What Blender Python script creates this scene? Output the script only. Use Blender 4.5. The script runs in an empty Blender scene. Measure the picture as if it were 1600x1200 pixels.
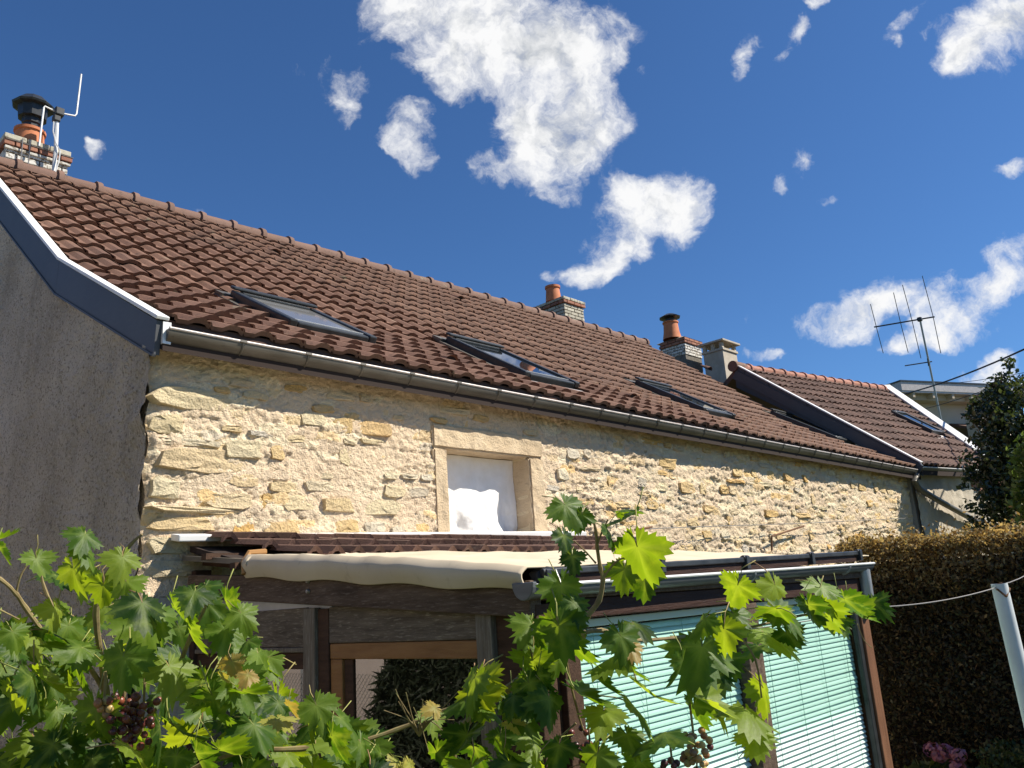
import bpy, bmesh, math, random
import numpy as np
from mathutils import Vector, Matrix
random.seed(7); rng = np.random.default_rng(11)
scene = bpy.context.scene
col = scene.collection
RAD = math.radians

# ------------------------------------------------------------------ camera
D = 4.3                       # metres from the camera to the plane of the stone wall
EYE = 2.3                     # camera height
F = 1300.0                    # focal length in photo pixels (1600 wide)
PITCH, ROLL, YAW = RAD(14.548), RAD(-3.887), RAD(43.425)
cp, sp = math.cos(PITCH), math.sin(PITCH)
fwd = Vector((math.cos(YAW)*cp, math.sin(YAW)*cp, sp))
right0 = Vector((math.sin(YAW), -math.cos(YAW), 0)); up0 = right0.cross(fwd)
CR = right0*math.cos(ROLL)+up0*math.sin(ROLL); CU = -right0*math.sin(ROLL)+up0*math.cos(ROLL)
CAM = Vector((0, 0, EYE))
cd = bpy.data.cameras.new('camera'); cam = bpy.data.objects.new('camera', cd); col.objects.link(cam)
cd.sensor_width = 36; cd.lens = F*36/1600; cd.clip_end = 3000; cd.clip_start = 0.05
m = Matrix((CR, CU, -fwd)).transposed().to_4x4(); m.translation = CAM; cam.matrix_world = m
scene.camera = cam
scene.view_settings.view_transform = 'Standard'; scene.view_settings.look = 'None'
scene.view_settings.exposure = 0.7; scene.view_settings.gamma = 1

# ------------------------------------------------------------------ sun and sky
SAZ, SEL = RAD(44), RAD(46)
SUN = Vector((math.sin(SAZ)*math.cos(SEL), -math.cos(SAZ)*math.cos(SEL), math.sin(SEL)))
sl = bpy.data.lights.new('sun', 'SUN'); sl.energy = 5.0; sl.angle = RAD(0.53); sl.color = (1, .93, .81)
so = bpy.data.objects.new('sun', sl); col.objects.link(so)
so.rotation_euler = (-SUN).to_track_quat('-Z', 'Y').to_euler(); so.location = (8, -8, 12)

world = bpy.data.worlds.new('World'); scene.world = world; world.use_nodes = True
wt = world.node_tree; wt.nodes.clear()
def WN(t, **k):
    n = wt.nodes.new(t)
    for a, b in k.items(): setattr(n, a, b)
    return n
def wl(a, b): wt.links.new(a, b)
def wmath(op, a, b=None, c=None):
    n = WN('ShaderNodeMath', operation=op)
    for i, v in enumerate((a, b, c)):
        if v is None: continue
        if isinstance(v, (int, float)): n.inputs[i].default_value = v
        else: wl(v, n.inputs[i])
    return n.outputs[0]
def wsmooth(v, a, b, lo=0., hi=1.):
    n = WN('ShaderNodeMapRange', interpolation_type='SMOOTHSTEP')
    wl(v, n.inputs[0])
    for i, q in zip((1, 2, 3, 4), (a, b, lo, hi)): n.inputs[i].default_value = q
    return n.outputs[0]
SKY_STRENGTH = 0.052; SKY_TINT = (.66, 1.03, 1.42, 1); CLOUD_WHITE = (11.6, 11.6, 11.6, 1); CLOUD_GREY = (5.6, 6.0, 6.5, 1)
def build_world():
    sky = WN('ShaderNodeTexSky', sky_type='NISHITA', sun_disc=False)
    sky.sun_elevation = SEL; sky.sun_rotation = math.atan2(SUN.x, SUN.y)
    sky.altitude = 500; sky.air_density = 1.0; sky.dust_density = 0.35; sky.ozone_density = 3.2
    tc = WN('ShaderNodeTexCoord'); d = tc.outputs['Generated']
    def dot(v):
        n = WN('ShaderNodeVectorMath', operation='DOT_PRODUCT'); wl(d, n.inputs[0]); n.inputs[1].default_value = v; return n.outputs['Value']
    # a tangent map of the sky round one fixed compass direction
    den = wmath('MAXIMUM', dot(tuple(fwd)), 0.06)
    u = wmath('DIVIDE', dot(tuple(CR)), den); v = wmath('DIVIDE', dot(tuple(CU)), den)
    cx = WN('ShaderNodeCombineXYZ'); wl(u, cx.inputs[0]); wl(v, cx.inputs[1]); P = cx.outputs[0]
    def noise(scale, detail, rough, vec=P, off=(0, 0, 0)):
        a = WN('ShaderNodeVectorMath', operation='ADD'); wl(vec, a.inputs[0]); a.inputs[1].default_value = off
        n = WN('ShaderNodeTexNoise'); n.inputs['Scale'].default_value = scale; n.inputs['Detail'].default_value = detail
        n.inputs['Roughness'].default_value = rough; wl(a.outputs[0], n.inputs['Vector']); return n
    w1 = noise(9, 5, .6); s1 = WN('ShaderNodeVectorMath', operation='SUBTRACT'); wl(w1.outputs['Color'], s1.inputs[0]); s1.inputs[1].default_value = (.5, .5, .5)
    s2 = WN('ShaderNodeVectorMath', operation='SCALE'); wl(s1.outputs[0], s2.inputs[0]); s2.inputs['Scale'].default_value = .085
    s3 = WN('ShaderNodeVectorMath', operation='ADD'); wl(P, s3.inputs[0]); wl(s2.outputs[0], s3.inputs[1]); PW = s3.outputs[0]
    # clouds: photo pixel centre, radii, turn, strength
    CL = [(720, 25, 150, 85, 0, 1.1), (880, 70, 120, 75, 10, 1.1), (800, 75, 100, 70, 0, 1.1), (640, 20, 60, 40, -30, .9), (700, 100, 60, 40, -30, .9),
          (920, 170, 75, 60, 0, 1.0), (850, 205, 90, 65, 0, 1.1), (800, 180, 50, 40, 0, .9), (890, 235, 80, 50, 0, .95), (760, 275, 60, 28, 0, .75), (850, 290, 60, 28, -20, .8),
          (540, 115, 48, 42, -30, .78), (545, 165, 26, 36, 0, .6), (645, 185, 44, 40, 0, .66), (620, 210, 30, 30, 0, .5), (660, 240, 30, 36, 20, .5), (465, 105, 24, 16, 0, .42),
          (1045, 305, 78, 52, -10, 1.0), (985, 350, 74, 60, 35, 1.0), (955, 395, 58, 44, 30, .9), (1070, 345, 44, 44, 0, .8), (925, 430, 44, 26, 20, .75), (985, 290, 40, 26, 0, .6),
          (1165, 55, 46, 22, 30, .56), (1140, 90, 20, 34, 0, .55), (1248, 45, 30, 24, 20, .64), (1215, 75, 20, 14, 30, .48), (1285, 5, 20, 14, 0, .5),
          (1255, 262, 24, 34, -10, .62), (1220, 305, 20, 20, 0, .42), (1300, 318, 26, 14, 20, .36),
          (1540, 60, 76, 60, 20, 1.0), (1590, 30, 60, 60, 0, 1.0), (1500, 95, 44, 36, 0, .7), (1420, 25, 50, 18, 30, .52), (1385, 65, 22, 14, 0, .5), (1460, 40, 30, 16, 30, .4), (1580, 253, 36, 16, 0, .6),
          (1590, 410, 70, 50, 20, 1.0), (1550, 455, 50, 34, 0, .7), (1440, 465, 90, 48, 8, .95), (1360, 480, 80, 34, 15, .85), (1300, 505, 60, 28, 0, .8), (1500, 500, 80, 36, -10, .85), (1460, 535, 60, 24, 0, .6), (1400, 545, 40, 18, 0, .5), (1340, 525, 30, 16, 0, .5),
          (1570, 575, 50, 26, 0, .8), (1540, 600, 60, 22, 0, .7), (1200, 540, 24, 12, 0, .55), (1165, 540, 20, 10, 0, .45), (1165, 487, 16, 8, 0, .3),
          (150, 225, 24, 22, 0, .5), (310, 328, 20, 12, 0, .42), (140, 210, 16, 10, 0, .4), (860, 435, 30, 14, 0, .36), (1015, 105, 16, 14, 0, .42),
          # the same sky goes on outside the frame
          (1900, 300, 160, 90, 20, 1.0), (-300, 150, 130, 80, 0, .9), (300, -250, 200, 110, 10, 1.0), (1250, -300, 180, 100, 0, 1.0), (2200, -50, 200, 120, 0, 1.0), (-700, 500, 200, 90, 0, .9), (1950, 620, 140, 60, 0, .9), (-250, 420, 90, 40, 0, .7)]
    tint = WN('ShaderNodeMix', data_type='RGBA', blend_type='MULTIPLY'); tint.inputs['Factor'].default_value = 1
    wl(sky.outputs[0], tint.inputs[6]); tint.inputs[7].default_value = SKY_TINT
    blue = tint.outputs[2]
    nf = noise(12, 9, .62, PW, (3, 1, 2)).outputs['Fac']; nl = noise(30, 6, .7, PW, (7, 3, 1)).outputs['Fac']
    n2 = noise(5.5, 6, .6, PW, (1.3, 5, 0)).outputs['Fac']; nsun = noise(12, 6, .62, PW, (3+.016, 1+.012, 2)).outputs['Fac']
    def background(c):
        bg = WN('ShaderNodeBackground'); bg.inputs['Strength'].default_value = SKY_STRENGTH; wl(c, bg.inputs['Color']); return bg.outputs[0]
    def mixs(f, x, y):
        q = WN('ShaderNodeMixShader'); wl(f, q.inputs[0]); wl(x, q.inputs[1]); wl(y, q.inputs[2]); return q.outputs[0]
    def cell(blobs):
        acc = None
        for (px, py, rx, ry, a, w) in blobs:
            mp = WN('ShaderNodeMapping', vector_type='TEXTURE'); wl(PW, mp.inputs['Vector'])
            mp.inputs['Location'].default_value = ((px-800)/F, -(py-600)/F, 0)
            mp.inputs['Rotation'].default_value = (0, 0, RAD(a)); mp.inputs['Scale'].default_value = (rx*1.2/F, ry*1.2/F, 1)
            ln = WN('ShaderNodeVectorMath', operation='LENGTH'); wl(mp.outputs[0], ln.inputs[0])
            o = wsmooth(ln.outputs['Value'], 1.18, 0.0, 0, .22+w*.92)
            acc = o if acc is None else wmath('ADD', acc, o)
        acc = wmath('SUBTRACT', 1.0, wmath('EXPONENT', wmath('MULTIPLY', acc, -1.15)))
        msk = wsmooth(acc, 0.0, .30)
        dens = wmath('MULTIPLY_ADD', wmath('SUBTRACT', nf, .5), wmath('MULTIPLY', msk, 2.1), acc)
        dens = wmath('MULTIPLY_ADD', wmath('SUBTRACT', nl, .5), wmath('MULTIPLY', msk, .8), dens)
        alpha = wsmooth(dens, .24, 1.02, 0, .985)
        # billows turned from the sun and optically thick middles are greyer
        relief = wmath('MULTIPLY', wmath('SUBTRACT', nsun, nf), 3.2)
        thick = wmath('MULTIPLY', wsmooth(acc, .70, .97, 0, .75), wsmooth(n2, .40, .62))
        thick = wmath('MINIMUM', wmath('MAXIMUM', wmath('ADD', thick, wmath('MULTIPLY', relief, wsmooth(dens, .45, .9))), 0.), 1.)
        cm = WN('ShaderNodeMix', data_type='RGBA'); wl(thick, cm.inputs['Factor'])
        cm.inputs[6].default_value = CLOUD_WHITE; cm.inputs[7].default_value = CLOUD_GREY
        mx = WN('ShaderNodeMix', data_type='RGBA'); wl(alpha, mx.inputs['Factor']); wl(blue, mx.inputs[6]); wl(cm.outputs[2], mx.inputs[7])
        return background(mx.outputs[2])
    front = wmath('MULTIPLY', wmath('GREATER_THAN', dot(tuple(fwd)), .12), wmath('GREATER_THAN', v, -.05))
    chain = background(blue); cuts = [-1400, 430, 715, 1010, 1345, 3000]
    for xa, xb in zip(cuts, cuts[1:]):
        bl = [c for c in CL if xa-max(c[2], c[3])*1.45-48 < c[0] < xb+max(c[2], c[3])*1.45+48]
        ua, ub = (xa-800)/F, (xb-800)/F
        f_ = wmath('LESS_THAN', wmath('ABSOLUTE', wmath('SUBTRACT', u, (ua+ub)/2)), (ub-ua)/2)
        chain = mixs(f_, chain, cell(bl))
    out = WN('ShaderNodeOutputWorld'); wl(mixs(front, background(blue), chain), out.inputs['Surface'])
    world.cycles.sampling_method = 'MANUAL'; world.cycles.sample_map_resolution = 256
build_world()

# ------------------------------------------------------------------ pixel rays (a pixel gives a direction; a plane gives the distance)
def ray(px, py): return (CR*((px-800)/F) - CU*((py-600)/F) + fwd)
def onY(px, py, Y): d = ray(px, py); return CAM + d*(Y/d.y)
def onX(px, py, X): d = ray(px, py); return CAM + d*(X/d.x)
def onP(px, py, p0, n): d = ray(px, py); return CAM + d*((p0-CAM).dot(n)/d.dot(n))
def dist(px, py, r): return CAM + ray(px, py).normalized()*r

# ------------------------------------------------------------------ materials
MAT = {}
def newmat(name):
    mt = bpy.data.materials.new(name); mt.use_nodes = True; nt = mt.node_tree; nt.nodes.clear(); MAT[name] = mt
    return mt, nt
class NT:
    def __init__(s, name):
        s.m, s.t = newmat(name)
    def n(s, t, ins=None, **k):
        q = s.t.nodes.new(t)
        for a, b in k.items(): setattr(q, a, b)
        for a, b in (ins or {}).items(): s.set(q.inputs[a], b)
        return q
    def set(s, sock, v):
        if hasattr(v, 'is_output') or isinstance(v, bpy.types.NodeSocket): s.t.links.new(v, sock)
        else:
            if isinstance(v, tuple) and len(v) == 3 and sock.type == 'RGBA': v = (*v, 1)
            sock.default_value = v
    def math(s, op, a, b=0.0, c=None):
        q = s.n('ShaderNodeMath', operation=op); s.set(q.inputs[0], a); s.set(q.inputs[1], b)
        if c is not None: s.set(q.inputs[2], c)
        return q.outputs[0]
    def coord(s, which='Object'): return s.n('ShaderNodeTexCoord').outputs[which]
    def pos(s): return s.n('ShaderNodeNewGeometry').outputs['Position']
    def map(s, v, scale=(1, 1, 1), loc=(0, 0, 0), rot=(0, 0, 0)):
        return s.n('ShaderNodeMapping', {'Vector': v, 'Scale': scale, 'Location': loc, 'Rotation': rot}).outputs[0]
    def noise(s, v, scale, detail=4, rough=.55, out='Fac'):
        return s.n('ShaderNodeTexNoise', {'Vector': v, 'Scale': scale, 'Detail': detail, 'Roughness': rough}).outputs[out]
    def ramp(s, f, stops):
        r = s.n('ShaderNodeValToRGB', {'Fac': f}); e = r.color_ramp.elements
        while len(e) < len(stops): e.new(.5)
        for q, (p, c) in zip(e, stops): q.position = p; q.color = (*c, 1)
        return r.outputs[0]
    def mix(s, f, a, b, blend='MIX'):
        q = s.n('ShaderNodeMix', data_type='RGBA', blend_type=blend)
        s.set(q.inputs[0], f); s.set(q.inputs[6], a); s.set(q.inputs[7], b); return q.outputs[2]
    def rnd(s):
        a = s.n('ShaderNodeObjectInfo').outputs['Random']; b = s.n('ShaderNodeNewGeometry').outputs['Random Per Island']
        return s.math('FRACT', s.math('ADD', a, b))
    def smooth(s, v, a, b, lo=0., hi=1.):
        return s.n('ShaderNodeMapRange', {0: v, 1: a, 2: b, 3: lo, 4: hi}, interpolation_type='SMOOTHSTEP').outputs[0]
    def bump(s, h, strength=.5, dist=.01, normal=None):
        q = s.n('ShaderNodeBump', {'Height': h, 'Strength': strength, 'Distance': dist})
        if normal is not None: s.set(q.inputs['Normal'], normal)
        return q.outputs[0]
    def done(s, base, rough=.8, normal=None, metal=0., spec=.3, extra=None, surf=None):
        if surf is None:
            b = s.n('ShaderNodeBsdfPrincipled', {'Base Color': base, 'Roughness': rough, 'Metallic': metal, 'Specular IOR Level': spec})
            if normal is not None: s.set(b.inputs['Normal'], normal)
            for a, v in (extra or {}).items(): s.set(b.inputs[a], v)
            surf = b.outputs[0]
        o = s.n('ShaderNodeOutputMaterial'); s.t.links.new(surf, o.inputs['Surface']); return s.m

def mats():
    # lime mortar / rubble face of the long wall
    q = NT('mortar'); p = q.pos(); n1 = q.noise(p, 2.2, 5, .6); n2 = q.noise(p, 26, 6, .65); n3 = q.noise(p, 90, 3, .6)
    c = q.ramp(n1, [(.3, (.62, .45, .295)), (.5, (.71, .54, .36)), (.7, (.77, .625, .425))])
    cl = q.n('ShaderNodeAttribute', attribute_name='cell').outputs['Fac']; cc = q.ramp(cl, [(0, (.74, .64, .44)), (.22, (.62, .50, .36)), (.45, (.68, .54, .38)), (.55, (.68, .54, .38)), (.7, (.78, .69, .50)), (.86, (.70, .47, .19)), (1, (.60, .53, .42))]); c = q.mix(.75, c, cc)
    c = q.mix(q.smooth(n2, .58, .76, 0, .8), c, (.46, .34, .24)); c = q.mix(q.smooth(n2, .30, .42, .5, 0.), c, (.80, .71, .54))
    h = q.math('ADD', n2, q.math('MULTIPLY', n3, .45)); q.done(c, .95, q.bump(h, 1., .022), spec=.1)
    # individual stones: cream, ochre, grey
    q = NT('stone'); p = q.pos(); r = q.rnd(); n1 = q.noise(p, 9, 6, .65); n2 = q.noise(p, 45, 6, .7)
    c = q.ramp(r, [(0, (.74, .60, .36)), (.14, (.78, .68, .46)), (.26, (.72, .50, .22)), (.38, (.75, .61, .38)), (.50, (.79, .70, .52)), (.58, (.72, .43, .13)), (.66, (.73, .50, .22)), (.72, (.75, .60, .38)), (.80, (.64, .58, .48)), (.90, (.77, .66, .46)), (1, (.72, .46, .16))])
    c = q.mix(q.smooth(n1, .35, .7, 0, .55), c, q.mix(.5, c, (.45, .36, .26))); c = q.mix(q.smooth(n2, .56, .74, 0, .6), c, (.36, .29, .21))
    h = q.math('ADD', q.math('MULTIPLY', n1, .8), n2); q.done(c, .93, q.bump(h, 1., .03), spec=.1)
    # dressed surround
    q = NT('dressed_stone'); p = q.pos(); n1 = q.noise(p, 4, 5, .6); n2 = q.noise(p, 70, 5, .6); n3 = q.noise(q.map(p, (3, 3, 14)), 3, 4, .6)
    c = q.ramp(n1, [(.3, (.50, .38, .245)), (.5, (.60, .47, .31)), (.7, (.66, .54, .38))]); c = q.mix(q.smooth(n3, .56, .72, 0, .6), c, (.42, .31, .2)); n5 = q.noise(p, 22, 5, .7); c = q.mix(q.smooth(n5, .58, .70, 0, .6), c, (.40, .30, .2))
    q.done(c, .92, q.bump(q.math('ADD', n2, n5), .7, .014), spec=.1)
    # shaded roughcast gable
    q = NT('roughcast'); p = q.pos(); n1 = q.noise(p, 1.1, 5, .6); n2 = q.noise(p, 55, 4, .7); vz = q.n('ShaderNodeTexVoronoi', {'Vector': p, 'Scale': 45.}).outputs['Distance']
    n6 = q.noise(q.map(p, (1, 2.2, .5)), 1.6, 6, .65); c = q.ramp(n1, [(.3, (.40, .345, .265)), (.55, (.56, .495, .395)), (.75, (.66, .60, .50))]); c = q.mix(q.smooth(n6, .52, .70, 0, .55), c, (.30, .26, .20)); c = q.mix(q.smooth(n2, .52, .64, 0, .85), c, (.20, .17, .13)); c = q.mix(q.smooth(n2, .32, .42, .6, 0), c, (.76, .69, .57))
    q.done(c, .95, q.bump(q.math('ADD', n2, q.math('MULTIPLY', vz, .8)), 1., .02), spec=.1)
    # roof tiles
    for nm, base in (('tile', [(0, (.140, .074, .050)), (.3, (.170, .092, .062)), (.6, (.190, .104, .070)), (.85, (.155, .083, .057)), (1, (.225, .128, .088))]),
                     ('tile_old', [(0, (.085, .048, .037)), (.4, (.13, .073, .056)), (.7, (.17, .098, .074)), (1, (.105, .062, .049))]),
                     ('ridge_cap', [(0, (.15, .088, .066)), (.5, (.20, .12, .09)), (1, (.17, .10, .076))]), ('ridge_red', [(0, (.33, .15, .10)), (1, (.40, .19, .14))])):
        q = NT(nm); p = q.pos(); r = q.rnd(); n1 = q.noise(p, 14, 5, .65); n2 = q.noise(p, 120, 3, .6); n3 = q.noise(p, .9, 4, .6)
        c = q.ramp(r, base); c = q.mix(q.smooth(n1, .52, .72, 0, .55), c, (.06, .04, .03)); c = q.mix(q.smooth(n3, .55, .75, 0, .5), c, (.10, .062, .05))
        c = q.mix(q.smooth(n2, .66, .78, 0, .5), c, (.36, .28, .22))
        n4 = q.noise(p, 5, 5, .7); c = q.mix(q.smooth(n4, .62, .72, 0, .5), c, (.30, .27, .18))   # lichen
        q.done(c, .78, q.bump(q.math('ADD', n1, n2), .35, .008), spec=.25)
    # metals
    q = NT('zinc'); p = q.pos(); n1 = q.noise(q.map(p, (1.2, 1, 6)), 3, 5, .6); n2 = q.noise(p, 30, 4, .6)
    c = q.ramp(n1, [(.3, (.10, .09, .074)), (.6, (.155, .142, .12)), (.8, (.20, .19, .165))]); c = q.mix(q.smooth(n2, .6, .75, 0, .5), c, (.06, .05, .04))
    q.done(c, .48, q.bump(n2, .1, .004), metal=.45, spec=.4)
    q = NT('zinc_bright'); p = q.pos(); n1 = q.noise(p, 8, 4, .6); q.done(q.ramp(n1, [(.3, (.62, .62, .60)), (.7, (.78, .78, .76))]), .4, metal=.15, spec=.4)
    q = NT('white_paint'); p = q.pos(); n1 = q.noise(p, 5, 5, .65); q.done(q.ramp(n1, [(.35, (.80, .80, .78)), (.7, (.70, .69, .66))]), .5, spec=.35)
    q = NT('slate_sheet'); p = q.pos(); n1 = q.noise(p, 3, 5, .6); n2 = q.noise(q.map(p, (2, 2, 20)), 5, 4, .6); q.done(q.mix(q.smooth(n2, .5, .7, 0, .4), q.ramp(n1, [(.3, (.060, .063, .070)), (.7, (.076, .080, .087))]), (.095, .097, .10)), .55, spec=.35)
    q = NT('dark_metal'); n1 = q.noise(q.pos(), 20, 3); q.done(q.ramp(n1, [(.3, (.016, .018, .019)), (.7, (.035, .038, .04))]), .38, spec=.45)
    q = NT('grey_metal'); n1 = q.noise(q.pos(), 12, 4, .6); q.done(q.ramp(n1, [(.3, (.30, .32, .34)), (.7, (.40, .42, .44))]), .42, metal=.5, spec=.4)
    q = NT('pole_paint'); p = q.pos(); n1 = q.noise(p, 14, 5, .65); q.done(q.mix(q.smooth(n1, .66, .72), q.ramp(n1, [(.3, (.52, .55, .56)), (.7, (.62, .65, .66))]), (.17, .10, .06)), .5, spec=.4)
    q = NT('black_plastic'); n1 = q.noise(q.pos(), 16, 4, .6); q.done(q.ramp(n1, [(.3, (.020, .021, .023)), (.7, (.048, .050, .052))]), .32, spec=.5)
    q = NT('gutter_plastic'); n1 = q.noise(q.map(q.pos(), (1, 1, 8)), 5, 4, .6); q.done(q.ramp(n1, [(.3, (.10, .107, .115)), (.7, (.15, .158, .165))]), .3, spec=.5)
    q = NT('rust'); n1 = q.noise(q.pos(), 40, 5, .6); q.done(q.ramp(n1, [(.3, (.09, .045, .025)), (.7, (.20, .10, .05))]), .85, q.bump(n1, .3, .004))
    q = NT('cable'); q.done((.012, .012, .014), .6)
    q = NT('wire_steel'); q.done((.32, .30, .28), .45, metal=.6)
    q = NT('lead_flash'); n1 = q.noise(q.pos(), 18, 4, .6); q.done(q.ramp(n1, [(.3, (.36, .33, .32)), (.7, (.52, .48, .46))]), .5, metal=.2)
    # glass
    q = NT('sky_glass'); b1 = q.n('ShaderNodeBsdfGlossy', {'Color': (.95, .97, 1), 'Roughness': .02}).outputs[0]; b2 = q.n('ShaderNodeBsdfDiffuse', {'Color': (.012, .016, .02)}).outputs[0]
    fr = q.n('ShaderNodeFresnel', {'IOR': 1.75}).outputs[0]; s = q.n('ShaderNodeMixShader', {0: fr, 1: b2, 2: b1}).outputs[0]; q.done(None, surf=s)
    q = NT('blind_glass'); b1 = q.n('ShaderNodeBsdfGlossy', {'Color': (.9, .9, .9), 'Roughness': .05}).outputs[0]; b2 = q.n('ShaderNodeBsdfDiffuse', {'Color': (.19, .19, .19)}).outputs[0]
    fr = q.n('ShaderNodeFresnel', {'IOR': 1.5}).outputs[0]; q.done(None, surf=q.n('ShaderNodeMixShader', {0: fr, 1: b2, 2: b1}).outputs[0])
    q = NT('coated_glass'); b1 = q.n('ShaderNodeBsdfGlossy', {'Color': (.92, .88, .84), 'Roughness': .012}).outputs[0]; b2 = q.n('ShaderNodeBsdfTransparent', {'Color': (.35, .36, .34)}).outputs[0]
    lw = q.n('ShaderNodeFresnel', {'IOR': 3.4}).outputs[0]; bf = q.n('ShaderNodeNewGeometry').outputs['Backfacing']; lw = q.math('MULTIPLY', lw, q.math('SUBTRACT', 1., bf)); q.done(None, surf=q.n('ShaderNodeMixShader', {0: lw, 1: b2, 2: b1}).outputs[0])
    q = NT('green_glass'); b1 = q.n('ShaderNodeBsdfGlossy', {'Color': (.9, 1, .97), 'Roughness': .03}).outputs[0]; b2 = q.n('ShaderNodeBsdfTransparent', {'Color': (.915, .985, .962)}).outputs[0]
    fr = q.n('ShaderNodeFresnel', {'IOR': 1.5}).outputs[0]; bf = q.n('ShaderNodeNewGeometry').outputs['Backfacing']; fr = q.math('MULTIPLY', fr, q.math('SUBTRACT', 1., bf)); q.done(None, surf=q.n('ShaderNodeMixShader', {0: fr, 1: b2, 2: b1}).outputs[0])
    # wood
    def wood(nm, stops, sc=(1, 1, 1), grain=(30, 30, 2), rough=.8, pale=None):
        q = NT(nm); p = q.pos(); n0 = q.noise(p, 3, 3); g = q.noise(q.map(p, grain), 1.6, 6, .65); n2 = q.noise(q.map(p, tuple(3*v for v in grain)), 2.0, 4, .7)
        c = q.ramp(g, stops)
        if pale: c = q.mix(q.smooth(n2, .52, .70, 0, .75), c, pale)
        c = q.mix(q.smooth(n0, .5, .75, 0, .4), c, tuple(v*.5 for v in stops[0][1])); q.done(c, rough, q.bump(q.math('ADD', g, n2), .5, .006), spec=.2)
    wood('wood_grey', [(.3, (.085, .066, .048)), (.6, (.165, .132, .098)), (.8, (.24, .205, .155))], grain=(30, 3, 30), pale=(.36, .31, .24))
    wood('wood_grey_post', [(.3, (.11, .088, .064)), (.6, (.20, .168, .128)), (.8, (.28, .245, .19))], grain=(30, 30, 2), pale=(.40, .36, .29))
    wood('wood_dark', [(.3, (.045, .025, .016)), (.7, (.095, .052, .032))], grain=(25, 3, 25))
    wood('wood_rafter', [(.3, (.060, .038, .026)), (.7, (.15, .105, .075))], grain=(25, 3, 25), pale=(.23, .18, .14))
    wood('wood_orange', [(.3, (.24, .115, .040)), (.7, (.34, .175, .065))], grain=(20, 3, 20), rough=.55)
    wood('wood_red', [(.3, (.12, .055, .030)), (.7, (.22, .11, .06))], grain=(30, 30, 2.5), rough=.6)
    wood('wood_fascia', [(.3, (.030, .014, .010)), (.7, (.060, .028, .018))], grain=(3, 25, 25), rough=.6)
    # canvas, cloth
    q = NT('canvas'); p = q.pos(); n1 = q.noise(p, 2.5, 5, .6); n2 = q.noise(p, 350, 2, .5); n3 = q.noise(q.map(p, (1.5, 9, 9)), 2, 4, .6); c = q.ramp(n1, [(.3, (.54, .45, .32)), (.7, (.63, .54, .40))]); c = q.mix(q.smooth(n3, .58, .72, 0, .35), c, (.42, .34, .24))
    q.done(c, .9, q.bump(n2, .15, .002), spec=.1)
    q = NT('canvas_hem'); q.done((.36, .19, .07), .8)
    q = NT('cloth'); p = q.pos(); n1 = q.noise(p, 12, 5, .6); q.done(q.ramp(n1, [(.3, (.80, .78, .74)), (.7, (.88, .87, .85))]), .9, q.bump(n1, .3, .02), spec=.1)
    q = NT('blind_slat'); r = q.rnd(); b = q.n('ShaderNodeBsdfPrincipled', {'Base Color': q.ramp(r, [(0, (.66, .80, .73)), (1, (.72, .85, .78))]), 'Roughness': .4}).outputs[0]
    tr = q.n('ShaderNodeBsdfTranslucent', {'Color': (.6, .78, .7)}).outputs[0]; q.done(None, surf=q.n('ShaderNodeMixShader', {0: .15, 1: b, 2: tr}).outputs[0])
    q = NT('blind_rail'); q.done((.58, .66, .55), .45)
    q = NT('cord'); q.done((.22, .36, .33), .8)
    # masonry
    q = NT('brick_white'); p = q.pos(); r = q.rnd(); n1 = q.noise(p, 22, 5, .65); c = q.mix(q.smooth(n1, .5, .58), q.ramp(r, [(0, (.62, .60, .55)), (.7, (.70, .68, .63)), (1, (.5, .48, .42))]), (.26, .22, .17)); q.done(c, .9, q.bump(n1, .5, .01))
    q = NT('brick_grey'); p = q.pos(); r = q.rnd(); n1 = q.noise(p, 22, 5, .65); c = q.mix(q.smooth(n1, .5, .65, 0, .8), q.ramp(r, [(0, (.40, .37, .29)), (.6, (.52, .49, .40)), (1, (.30, .28, .22))]), (.17, .15, .11)); q.done(c, .92, q.bump(n1, .5, .01))
    q = NT('brick_red'); p = q.pos(); r = q.rnd(); n1 = q.noise(p, 22, 5, .65); c = q.mix(q.smooth(n1, .52, .66, 0, .8), q.ramp(r, [(0, (.28, .12, .08)), (.6, (.36, .17, .11)), (1, (.22, .10, .07))]), (.14, .12, .10)); q.done(c, .92, q.bump(n1, .5, .01))
    q = NT('chimney_mortar'); p = q.pos(); n1 = q.noise(p, 18, 5, .65); q.done(q.ramp(n1, [(.3, (.10, .09, .075)), (.7, (.22, .20, .17))]), .95, q.bump(n1, .6, .02))
    q = NT('terracotta'); p = q.pos(); n1 = q.noise(p, 9, 5, .6); q.done(q.ramp(n1, [(.3, (.42, .14, .06)), (.6, (.55, .20, .09)), (.8, (.36, .15, .09))]), .75)
    q = NT('concrete'); p = q.pos(); n1 = q.noise(p, 6, 6, .6); n2 = q.noise(p, 60, 3); q.done(q.ramp(n1, [(.3, (.36, .31, .24)), (.7, (.48, .42, .34))]), .9, q.bump(n2, .3, .006))
    q = NT('beige_render'); p = q.pos(); n1 = q.noise(p, 1.6, 5, .6); n2 = q.noise(p, 40, 4, .65); q.done(q.mix(q.smooth(n2, .55, .7, 0, .5), q.ramp(n1, [(.3, (.42, .36, .28)), (.7, (.54, .48, .38))]), (.33, .27, .2)), .93, q.bump(n2, .6, .015))
    q = NT('pink_render'); p = q.pos(); n1 = q.noise(p, .9, 5, .6); n2 = q.noise(p, 60, 3); q.done(q.ramp(n1, [(.3, (.47, .39, .35)), (.7, (.56, .48, .44))]), .92, q.bump(n2, .3, .008))
    q = NT('far_render'); p = q.pos(); n1 = q.noise(p, .5, 5, .6); q.done(q.ramp(n1, [(.3, (.42, .35, .27)), (.7, (.52, .45, .36))]), .92)
    q = NT('interior'); q.done((.30, .27, .23), .9)
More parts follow.
